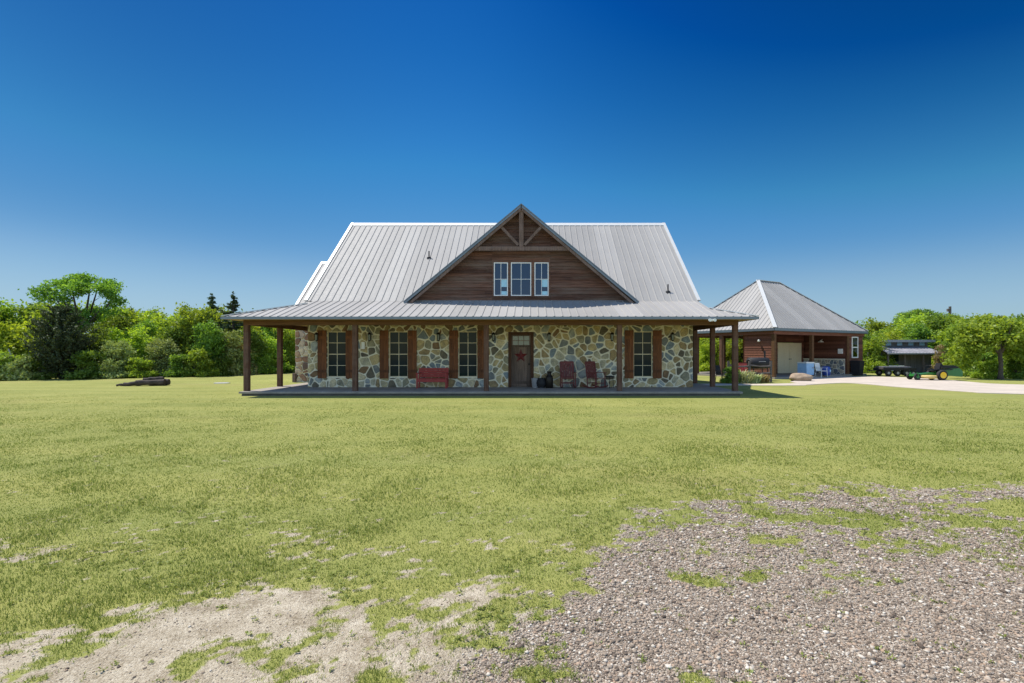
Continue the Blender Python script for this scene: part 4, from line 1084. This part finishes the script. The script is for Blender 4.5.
V_['bush1'] = bushy(1, 4.5, 2.4, 'light'); V_['bush2'] = bushy(2, 5.0, 2.2, 'mid'); V_['bush3'] = bushy(3, 4.2, 2.5, 'yellow'); V_['bush4'] = bushy(4, 5.5, 2.6, 'light', nb=12, dens=1.3)
V_['bush5'] = bushy(5, 4.4, 2.2, 'grey'); V_['bush6'] = bushy(6, 5.2, 2.3, 'mid', nb=11); V_['bush7'] = bushy(9, 3.8, 2.0, 'rust', dens=.6)
V_['shrub1'] = bushy(11, 1.9, 1.5, 'light', 'brush_shrub', 7, .7, .10); V_['shrub2'] = bushy(12, 1.7, 1.4, 'grey', 'brush_shrub', 7, .6, .10); V_['shrub3'] = bushy(13, 2.1, 1.4, 'mid', 'brush_shrub', 7, .7, .10)
V_['jun1'] = conifer(1, 5.6, 2.2, dens=1.5); V_['jun2'] = conifer(2, 4.8, 1.7, dens=1.2); V_['spire'] = conifer(3, 6, 1.6, 'dark', 'cedar_tree', .8, True)
V_['oak'] = hero_oak()
used = set()
def place(kind, px, top, Y, label, group=None, sx_=1.0, name=None):
    src = V_[kind]; H = PZ(top, Y); s = H/src['_h']
    if kind in used: o = copy_tree(src)
    else: o = src; used.add(kind)
    o.location = (PX(px, Y), Y, 0); o.scale = (s*sx_, s*sx_, s); o.rotation_euler.z = random.uniform(0, 6.28) if kind != 'oak' else 0
    o['label'] = label
    if group: o['group'] = group
    elif 'group' in o: del o['group']
    return o
# -- left hedgerow, front row (edge of the lawn)
place('jun1', 62, 306, 31, 'large dark blackish green juniper standing in front of the tall oak on the left', sx_=1.0)
place('oak', 81, 275, 36, 'tall open crowned oak rising above all other trees on the left')
place('bush3', 14, 322, 31.5, 'yellow green leafy tree at the left edge of the photo')
place('shrub2', 20, 356, 29.8, 'grey green brush beside the leaning pole')
place('shrub1', 1, 352, 29.5, 'leafy brush cut by the left edge of the photo')
place('shrub3', 42, 356, 30.5, 'low dark green brush at the left foot of the big juniper')
place('shrub3', 88, 350, 31, 'mid green brush at the right foot of the big juniper')
place('bush2', 97, 326, 33, 'mid green bushy tree just right of the big juniper')
place('bush5', 117, 340, 32.5, 'grey green bushy tree behind the left end of the timber heap')
place('bush3', 128, 328, 34.5, 'bright yellow green tree directly behind the timber heap')
place('shrub2', 112, 360, 31.5, 'pale grey green shrub left of the timber heap')
place('bush1', 148, 330, 35, 'light green bushy tree behind the right end of the timber heap')
place('shrub1', 140, 358, 32.5, 'light green shrub right behind the timber heap')
place('bush5', 162, 338, 34, 'pale grey green tree right of the timber heap')
place('bush6', 175, 322, 35.5, 'dark leafy tree halfway between timber heap and porch')
place('bush4', 192, 305, 36, 'tall light green tree left of the pointed cedars')
place('shrub3', 180, 354, 33.5, 'dark green shrub below the tall light green tree')
place('spire', 212, 294, 38, 'slim pointed dark cedar, left one of the pair above the porch roof tip', sx_=1.2)
place('spire', 233, 293, 39, 'slim pointed dark cedar, right one of the pair above the porch roof tip', sx_=1.45)
place('bush2', 207, 322, 35, 'mid green bushy tree below the left pointed cedar')
place('shrub1', 200, 350, 34, 'bright green shrub at lawn edge left of the porch')
place('bush5', 226, 330, 36, 'grey green tree just left of the first porch post')
place('bush7', 238, 335, 37, 'ruddy thin leaved tree behind the first porch post')
place('shrub3', 222, 356, 35, 'dark shrub at lawn edge behind the pale flat stone')
place('bush6', 253, 328, 38, 'dark green tree seen through the side porch, right of the corner post')
place('bush1', 268, 332, 39, 'light green tree seen through the side porch, between both left posts')
place('shrub1', 262, 356, 38, 'light green shrub seen through the side porch opening')
place('bush4', 285, 326, 41, 'yellowish green tree seen through the side porch next to the stone wing')
place('shrub3', 283, 354, 40, 'dark shrub at the lawn edge next to the stone wing')
place('shrub2', 244, 352, 37, 'pale shrub behind the corner porch post on the left')
g2 = 'woodland trees behind the left hedgerow'
lb2 = 'leafy green tree in the mass of woodland rising behind the left hedgerow'
for i, (px, top, Y) in enumerate([(0, 302, 40), (-30, 300, 38), (18, 304, 42), (36, 306, 41), (52, 300, 44), (60, 312, 38), (103, 304, 42), (112, 318, 38), (122, 310, 44), (138, 309, 46), (152, 310, 45), (163, 314, 42), (170, 318, 40), (140, 322, 39), (180, 310, 46), (198, 312, 44), (218, 308, 44), (228, 312, 42), (245, 318, 45), (262, 316, 46), (280, 318, 48), (296, 320, 50), (-55, 305, 36), (-20, 325, 33), (-45, 330, 31.5), (-80, 310, 33)]):
    place(['bush4', 'bush6', 'bush1', 'bush2', 'bush4', 'bush3'][i % 6], px, top, Y, lb2, g2, 1.1)
for i, (X_, Y_) in enumerate([(-33+3.4*k, 52+2*math.sin(k*2.1)) for k in range(18)]):
    place(['bush2', 'bush4', 'bush6', 'bush1'][i % 4], CX+X_*F/Y_, 352-F*(4.6+.6*math.sin(k))/Y_*.75 if (k := i) or True else 0, Y_, lb2, g2, 1.3)
# -- behind the garage carport and right side
g3 = 'woodland trees behind the garage and shed'
lb3 = 'leafy green tree in the mass of woodland behind the garage and the shed'
for i, (px, top, Y) in enumerate([(688, 326, 46), (702, 330, 44), (716, 328, 47), (730, 326, 45), (742, 330, 43.5), (755, 326, 47), (770, 326, 50), (786, 326, 52), (803, 326, 54), (822, 325, 54), (845, 324, 54), (866, 321, 56), (878, 320, 52), (892, 322, 50), (905, 319, 52), (918, 316, 50), (930, 318, 48), (944, 316, 50), (960, 315, 48), (976, 317, 49), (990, 316, 47), (1006, 317, 48), (1022, 317, 46), (1040, 318, 44), (1060, 316, 42), (1085, 318, 40), (872, 330, 45), (886, 332, 47), (920, 326, 45), (955, 322, 43)]):
    place(['bush4', 'bush1', 'bush2', 'bush3', 'bush6', 'bush1'][i % 6], px, top, Y, lb3, g3, 1.25)
place('bush3', 706, 342, 41.5, 'bright yellow green tree seen between the two right porch posts')
place('bush1', 733, 338, 42, 'light green tree seen left of the garage side wall')
place('bush1', 874, 334, 40, 'bright light green bushy tree just right of the garage')
place('shrub3', 879, 352, 40.5, 'dark green shrub between the garage and the grey shed')
place('shrub1', 987, 360, 31.6, 'light shrub touching the left side of the thick bare trunk')
place('shrub3', 1016, 359, 31.4, 'dark shrub at the right edge of the photo beyond the thick bare trunk')
place('bush7', 940, 345, 38.0, 'ruddy thin bush hiding the right end of the shed', sx_=.7)
place('jun2', 947, 341, 41, 'dark juniper standing behind the right end of the grey shed', sx_=.8)
place('bush2', 953, 332, 39, 'leafy green tree right behind the riding mower')
place('bush4', 966, 322, 38, 'tall leafy green tree right of the shed, left of the leafy thicket')
place('bush1', 981, 326, 35, 'light green bushy tree left of the thick dark trunk')
place('bush6', 1006, 320, 34.5, 'broad mid green tree behind the one with the thick bare trunk')
place('bush4', 1024, 324, 33, 'leafy green tree cut by the right edge of the photo')
place('shrub1', 972, 356, 34.5, 'green shrub at the lawn edge right of the mower')
place('shrub3', 985, 352, 34, 'dark green shrub just left of the thick trunk')
place('shrub2', 1014, 357, 33.5, 'grey shadowy shrub right of the thick trunk')
place('shrub3', 958, 360, 36, 'low green shrub behind the tail of the riding mower')
place('bush1', 1050, 325, 32, lb3, g3)
place('oak', 921, 310, 55, 'wispy open crowned tree top standing above the woodland behind the shed', sx_=1.3)
bpy.context.view_layer.update()
# planting bed
def grass_clump(px, Y, r, h, leaf, label, n=300):
    t = thing('ornamental_grass', label, 'plant', (PX(px, Y), Y, 0), 0, 'plants in the bed by the rail fence')
    vs = []; 
    for k in range(n):
        a = random.uniform(0, 6.28); l = random.uniform(.5, 1); e = r*l*random.uniform(.4, 1.1); w = .02
        g_ = r*.5*random.random(); c_ = random.uniform(0, 6.28); off = np.array([g_*math.cos(c_), g_*math.sin(c_), 0]); p0 = off; p1 = off+np.array([e*.5*math.cos(a), e*.5*math.sin(a), h*l*.8]); p2 = off+np.array([e*math.cos(a), e*math.sin(a), h*l*random.uniform(.5, 1)])
        s = np.array([-math.sin(a)*w, math.cos(a)*w, 0]); vs += [p0-s, p0+s, p1+s, p1-s, p1-s, p1+s, p2+s*.2, p2-s*.2]
    np_mesh('leaves', np.array(vs), np.arange(len(vs)), np.full(len(vs)//4, 4), LEAF[leaf], t); return t
grass_clump(742, 26.8, .95, .8, 'grass', 'largest pale grey green arching grass clump in front of the rail fence')
grass_clump(754, 27.1, .6, .55, 'grass', 'smaller pale grass clump just right of the largest one')
grass_clump(763, 27.3, .55, .5, 'rust', 'brownish dry plant clump near the right fence post')
place('shrub3', 731, 367, 26.8, 'small dark shrub at the left end of the rail fence', sx_=1.1)

# ------------------------------------------------------------------ shed, trailer, mower, poles, heap
YS = 39.0
t = thing('garden_shed', 'weathered grey shed with two tier rusty metal roof behind the trailer', 'shed', (PX(914, YS), YS, 0), R(-3))
wS = 1.95; dS = 2.6
mb = MB()
mb.box(-wS, -wS+.08, .9, dS, 0, 1.75); mb.box(wS-.08, wS, .9, dS, 0, 1.75); mb.box(-wS+.081, wS-.081, dS-.08, dS, 0, 2.3)
for (x0, x1) in ((-1.86, -1.35), (-.55, -.1), (1.3, 1.86)): mb.box(x0, x1, .9, .98, 0, 1.75)
mb.box(-1.86, 1.86, .901, .979, 1.55, 1.76); mb.box(-1.35, -.55, .9, .98, 0, .9)
mb.build('wall', M['darkwood'], t)
mb = MB(); mb.box(-.1, 1.3, .93, .96, .05, 1.55); mb.build('door', M['darkwood'], t)
mb = MB(); mb.box(-1.35, -.55, .92, .94, .9, 1.55); mb.build('pane', M['glass'], t)
for x in (-1.95, -.7, .7, 1.85):
    mb = MB(); mb.box(x-.05, x+.05, -.05, .05, 0, 1.62); mb.build('post', M['greywood'], t)
mb = MB(); mb.box(-1.88, -.75, -.03, .03, .2, .62); mb.build('porch_rail', M['white'], t)
zA, zB = PZ(353, YS), PZ(346.4, YS+1.2)
mb = MB(); roof_plane(mb, [(-2.15, -.25, zA), (2.0, -.25, zA), (1.95, 1.5, zB), (-1.85, 1.5, zB)], (0, 1, (zB-zA)/1.75), .25, .03, .02, .03); mb.build('lower_roof', M['rusty'], t)
zC = PZ(340.5, YS+1.3)
mb = MB(); mb.box(-1.45, 2.1, 1.52, 1.58, zB-.1, zC)
mb.build('clerestory_wall', M['darkwood'], t)
for k in range(4):
    mb = MB(); x = -.95+k*.87; mb.box(x-.2, x+.2, 1.5, 1.518, zB+.08, zC-.12); mb.build('clerestory_window', M['paleblue'], t)
mb = MB(); roof_plane(mb, [(-1.55, 1.05, zC+.03), (2.35, 1.05, zC+.03), (2.35, 2.9, zC-.22), (-1.55, 2.9, zC-.22)], (0, -1, .135), .25, .04, .02, .03); mb.build('upper_roof', M['rusty'], t)
mb = MB(); mb.box(-1.55, 2.35, 1.02, 1.045, zC-.14, zC+.05); mb.build('fascia', M['grey'], t)
mb = MB(); mb.box(-2.15, 2.0, -.28, -.255, zA-.09, zA-.005); mb.build('fascia', M['grey'], t)

def wheel(parent, x, y, z, r, w, m_rim, seg=20, rimr=.55):
    mb = MB(); mb.lathe((x, y, z), [(r*.5, -w*.4), (r*.86, -w/2), (r, -w*.3), (r, w*.3), (r*.86, w/2), (r*.5, w*.4)], seg, 'y'); o = mb.build('wheel', M['rubber'], parent, True)
    mb = MB(); mb.lathe((x, y, z), [(r*rimr, -w*.53), (r*rimr*.6, -w*.42), (r*.15, -w*.56), (r*.15, w*.5), (r*rimr, w*.53)], seg, 'y'); mb.build('rim', m_rim, o, True)
YT = 34.5
t = thing('flatbed_trailer', 'small dark flatbed utility trailer parked in front of the shed', 'trailer', (PX(893, YT), YT, .022), R(-4))
mb = MB()
for k in range(8): mb.box(-.95+k*.26, -.95+k*.26+.25, -.55, .55, .50, .54)
mb.build('bed', M['greywood'], t)
mb = MB(); mb.box(-.97, 1.15, -.58, -.552, .40, .56); mb.box(-.97, 1.15, .552, .58, .40, .56); mb.box(-.97, 1.13, -.55, .55, .44, .498); mb.build('frame', M['black'], t)
mb = MB(); mb.tube([(-.95, 0, .42), (-1.7, 0, .34)], .03, 8); mb.build('drawbar', M['black'], t)
for x in (-.62, -.02, .55, .98)[0:4:1]:
    for y in (-.5, .5): wheel(t, x, y, .22, .22 if x < .9 else .2, .12, M['grey'], 16, .4)
mb = MB()
mb.box(-.9, .9, -.45, .45, .58, .66); mb.build('load_boards', M['darkwood'], t)

YM = 29.6
t = thing('riding_mower', 'green riding mower with yellow wheel hubs and yellow deck on the drive', 'mower', (PX(932, YM), YM, .022), R(-5)); t.scale = (.92, .9, 1.0)
mb = MB()   # chassis
mb.raw([(-1.25, -.3, .22), (.9, -.3, .25), (.9, .3, .25), (-1.25, .3, .22), (-1.2, -.26, .34), (-.2, -.3, .42), (-.2, .3, .42), (-1.2, .26, .34), (.9, -.3, .5), (.9, .3, .5)],
       [(0, 3, 2, 1), (0, 1, 8, 5, 4), (3, 7, 6, 9, 2), (4, 5, 6, 7), (5, 8, 9, 6), (0, 4, 7, 3), (1, 2, 9, 8)])
mb.build('chassis', M['green'], t)
mb = MB(); mb.raw([(.35, -.36, .3), (1.6, -.33, .2), (1.6, .33, .2), (.35, .36, .3), (.4, -.34, .66), (1.45, -.3, .70), (1.66, -.28, .5), (1.66, .28, .5), (1.45, .3, .70), (.4, .34, .66)],
                  [(0, 3, 2, 1), (0, 1, 6, 5, 4), (3, 9, 8, 7, 2), (4, 5, 8, 9), (5, 6, 7, 8), (0, 4, 9, 3), (1, 2, 7, 6)]); mb.build('engine_cover', M['green'], t)
mb = MB(); mb.lathe((-.38, 0, 0), [(.50, .10), (.56, .12), (.57, .24), (.50, .28), (.2, .29)], 24); 
for i, v_ in enumerate(mb.v): mb.v[i] = (-.38+(v_[0]+.38)*.95, v_[1]*1.25, v_[2])
mb.build('mower_deck', M['decktan'], t, True)
for y in (-.48, .48): wheel(t, .28, y, .30, .30, .26, M['yellow'], 22, .62)
for y in (-.36, .36):
    wheel(t, -1.12, y, .2, .2, .14, M['green'], 16, .5)
    mb = MB(); mb.beam((-1.12, y, .42), (-1.12, y*.6, .30), .05, .05); mb.beam((-1.12, y-.09, .2), (-1.12, y-.09, .43), .03, .05); mb.build('fork', M['green'], t)
mb = MB(); mb.box(-.12, .34, -.26, .26, .52, .62); mb.beam((.32, 0, .6), (.42, 0, .98), .46, .09, up=(1, 0, 0)); mb.build('seat', M['black'], t)
mb = MB(); mb.box(.36, 1.35, -.36, .36, .705, .80); mb.box(.44, 1.25, -.3, .3, .802, .86); mb.build('hood', M['black'], t)
mb = MB(); mb.tube([(.5, -.32, .5), (.52, -.32, .86), (.52, .32, .86), (.5, .32, .5)], .025, 8); mb.build('roll_bar', M['black'], t)
for y in (-.2, .2):
    mb = MB(); mb.tube([(-.15, y*1.5, .45), (-.22, y*1.5, .82), (-.24, y*.3, .86)], .015, 6); mb.build('steering_lever', M['black'], t)
mb = MB(); mb.box(.0, .95, -.44, -.31, .60, .66); mb.box(.0, .95, .31, .44, .60, .66); mb.build('fender', M['black'], t)

x = PX(22, 29.8); mb = MB(); mb.tube([(0, 0, -.1), (-.42, 0, .95), (-.86, .05, 1.85)], .03, 8)
tag(mb.build('leaning_pole', M['grey'], loc=(x, 29.8, 0)), 'thin pale metal pole leaning left against the brush at the far left', 'pole')
t = thing('utility_pole', 'distant wooden utility pole top showing above the woodland on the right', 'pole', (PX(950, 62), 62, 0))
mb = MB(); mb.tube([(0, 0, 0), (0, 0, PZ(306.5, 62))], [.2, .14], 10); mb.build('pole_shaft', M['greywood'], t)
mb = MB(); mb.box(-.35, -.12, -.1, .1, PZ(311.5, 62), PZ(308.8, 62)); mb.build('transformer', M['greywood'], t)
# tree with a bare dark trunk at the right
t = thing('leafy_tree', 'green tree with a thick dark bare lower trunk at the right edge of the lawn', 'tree', (PX(1000.5, 30.4), 30.4, 0))
mb = MB(); mb.tube([(0, 0, -.1), (.0, 0, .25), (.03, 0, .9), (-.05, 0, 1.7), (-.02, 0, 2.6)], [.22, .13, .11, .11, .08], 10)
for tg in ((1.2, .2, 3.0), (-1.1, .3, 3.1), (.2, -.5, 3.3)): mb.tube([(-.03, 0, 1.5), (tg[0]*.5, tg[1]*.5, 2.3), tg], [.08, .05, .02], 6)
mb.build('trunk', M['bark'], t, True)
leaf_mesh(clumps([((-1.9, .6, 1.2), (.8, .7, .8)), ((1.9, .5, 1.5), (.8, .8, .7)), ((-1.4, .5, 1.9), (.8, .8, .6)), ((1.1, .6, 2.0), (.7, .8, .5)), ((-.3, .8, 3.6), (.5, .5, .3)), ((1.6, .2, 3.3), (.6, .5, .3)), ((-1.8, .2, 3.0), (.6, .6, .4)), ((-1.2, 0, 2.5), (1.0, 1.0, .7)), ((1.3, .2, 2.4), (1.1, 1.0, .6)), ((0, -.3, 2.7), (1.2, 1.0, .8)), ((-.6, .5, 3.2), (.9, .9, .5)), ((.8, .3, 3.2), (.9, .9, .5))], 330, 28, .2, .45), .12, LEAF['light'], 'crown', t)
# timber heap
x, y = gp(141, 386)
t = thing('timber_heap', 'heap of dark rotten logs lying on the lawn at left', 'log pile', (x, y, 0), R(6)); t.scale = (.82, .9, .85)
rr = random.Random(5)
for k, (a, b, r, c) in enumerate([((-.2, -.1, .17), (1.25, .15, .22), .17, 0), ((.0, .28, .2), (1.3, .42, .2), .19, 0), ((.1, .08, .36), (1.1, .25, .42), .12, 0), ((-.9, -.05, .1), (.3, .0, .24), .12, 0), ((-1.25, -.15, .06), (-.6, .05, .1), .07, 0), ((-.6, .3, .1), (.2, .1, .3), .09, 0)]):
    a = Vector(a); b_ = Vector(b); mb = MB(); pts = [a.lerp(b_, i/6)+Vector((0, rr.uniform(-.02, .02), rr.uniform(-.02, .02))) for i in range(7)]
    mb.tube(pts, [r*rr.uniform(.85, 1.12) for _ in range(7)], 10); mb.build('log', M['log'], t, False)
mb = MB(); mb.blob((0, 0, .015), (.36, .28, .03), 2, .15); x, y = gp(222, 383.3)
tag(mb.build('flat_stone', M['grey'], loc=(x, y, 0), smooth=True), 'flat pale stone lying in the grass left of the porch', 'stone')


# ------------------------------------------------------------------ cleanup of helper properties
for o in bpy.data.objects:
    if '_h' in o: del o['_h']

# ------------------------------------------------------------------ light, sky, camera
sd = Vector((-1.95, .90, 4.35)).normalized()
sun = bpy.data.lights.new('sun', 'SUN'); sun.energy = 4.0; sun.angle = R(.53); sun.color = (1, .955, .88)
so = bpy.data.objects.new('sun', sun); col.objects.link(so); so.rotation_euler = sd.to_track_quat('Z', 'Y').to_euler(); so.location = (-20, 10, 40)
w = bpy.data.worlds.new('World'); sc.world = w; w.use_nodes = True; nt = w.node_tree
for n in list(nt.nodes): nt.nodes.remove(n)
out = nt.nodes.new('ShaderNodeOutputWorld'); bg = nt.nodes.new('ShaderNodeBackground')
sky = nt.nodes.new('ShaderNodeTexSky'); sky.sky_type = 'NISHITA'; sky.sun_disc = False
sky.sun_elevation = math.asin(sd.z); sky.sun_rotation = math.atan2(sd.x, sd.y)
sky.altitude = 0; sky.air_density = 1.3; sky.dust_density = .25; sky.ozone_density = 5.0

hs = nt.nodes.new('ShaderNodeHueSaturation'); hs.inputs['Saturation'].default_value = 1.2; L(nt, sky.outputs[0], hs.inputs['Color'])
sc1 = nt.nodes.new('ShaderNodeVectorMath'); sc1.operation = 'SCALE'; L(nt, hs.outputs[0], sc1.inputs[0])
tcw = nt.nodes.new('ShaderNodeTexCoord'); sxyz = nt.nodes.new('ShaderNodeSeparateXYZ'); L(nt, tcw.outputs['Generated'], sxyz.inputs[0])
def mrange(v, a, b):
    m_ = nt.nodes.new('ShaderNodeMapRange'); m_.interpolation_type = 'SMOOTHSTEP'; m_.inputs[1].default_value = a; m_.inputs[2].default_value = b; L(nt, v, m_.inputs[0]); return m_.outputs[0]
fx = mth(nt, 'MULTIPLY', mrange(mth(nt, 'MULTIPLY', sxyz.outputs[0], -1.0), .02, .66), mrange(sxyz.outputs[2], .05, .24))
fx = mth(nt, 'MULTIPLY', fx, mrange(sxyz.outputs[1], .2, .5))
fc_ = mth(nt, 'MULTIPLY', mth(nt, 'SUBTRACT', 1.0, mth(nt, 'MULTIPLY', fx, .21)), .10); L(nt, fc_, sc1.inputs[3])
sp = nt.nodes.new('ShaderNodeSeparateXYZ'); L(nt, sc1.outputs[0], sp.inputs[0]); cb = nt.nodes.new('ShaderNodeCombineXYZ')
# grade each channel of the daylight sky towards the deep polarised blue of the photograph
for c, pts in enumerate(([(0, 0), (.082, .001), (.128, .042), (.28, .20), (.50, .37), (1, .75), (4, 2)],
                         [(0, .02), (.198, .062), (.22, .11), (.297, .25), (.506, .424), (.69, .56), (1, .85), (4, 2)],
                         [(0, .1), (.42, .27), (.48, .405), (.567, .585), (.72, .71), (1, .9), (4, 2)])):
    mr = mth(nt, 'MULTIPLY', sp.outputs[c], .25)
    r = ramp(nt, mr, [(p/4, (v/2,)*3) for p, v in pts])
    sx = nt.nodes.new('ShaderNodeSeparateColor'); L(nt, r, sx.inputs[0]); L(nt, sx.outputs[0], cb.inputs[c])
sc2 = nt.nodes.new('ShaderNodeVectorMath'); sc2.operation = 'SCALE'; sc2.inputs[3].default_value = 2/(.12*2**EXPO); L(nt, cb.outputs[0], sc2.inputs[0])
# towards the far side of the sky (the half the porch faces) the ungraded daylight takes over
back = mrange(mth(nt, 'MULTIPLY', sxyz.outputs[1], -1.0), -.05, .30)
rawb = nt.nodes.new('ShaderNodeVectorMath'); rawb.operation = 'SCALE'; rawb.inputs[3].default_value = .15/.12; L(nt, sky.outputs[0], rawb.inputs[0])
low = mth(nt, 'MULTIPLY', mth(nt, 'SUBTRACT', 1.0, mrange(sxyz.outputs[2], .0, .20)), .75)
kk = 1/(.12*2**EXPO)
front = mixc(nt, low, sc2.outputs[0], (.34*kk, .55*kk, .74*kk))
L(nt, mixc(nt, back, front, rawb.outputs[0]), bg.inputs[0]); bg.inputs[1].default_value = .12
L(nt, bg.outputs[0], out.inputs[0])
cam = bpy.data.cameras.new('camera'); co = bpy.data.objects.new('camera', cam); col.objects.link(co)
co.location = (0, 0, EYE); co.rotation_euler = (R(90), 0, 0)
cam.sensor_width = 36; cam.lens = F/1024*36; cam.shift_x = -(CX-512)/1024; cam.shift_y = (CY-341.5)/1024; cam.clip_end = 9000; cam.clip_start = .05
sc.camera = co
vs = sc.view_settings; vs.view_transform = 'Standard'; vs.look = 'None'; vs.exposure = EXPO; vs.gamma = 1; vs.use_curve_mapping = False
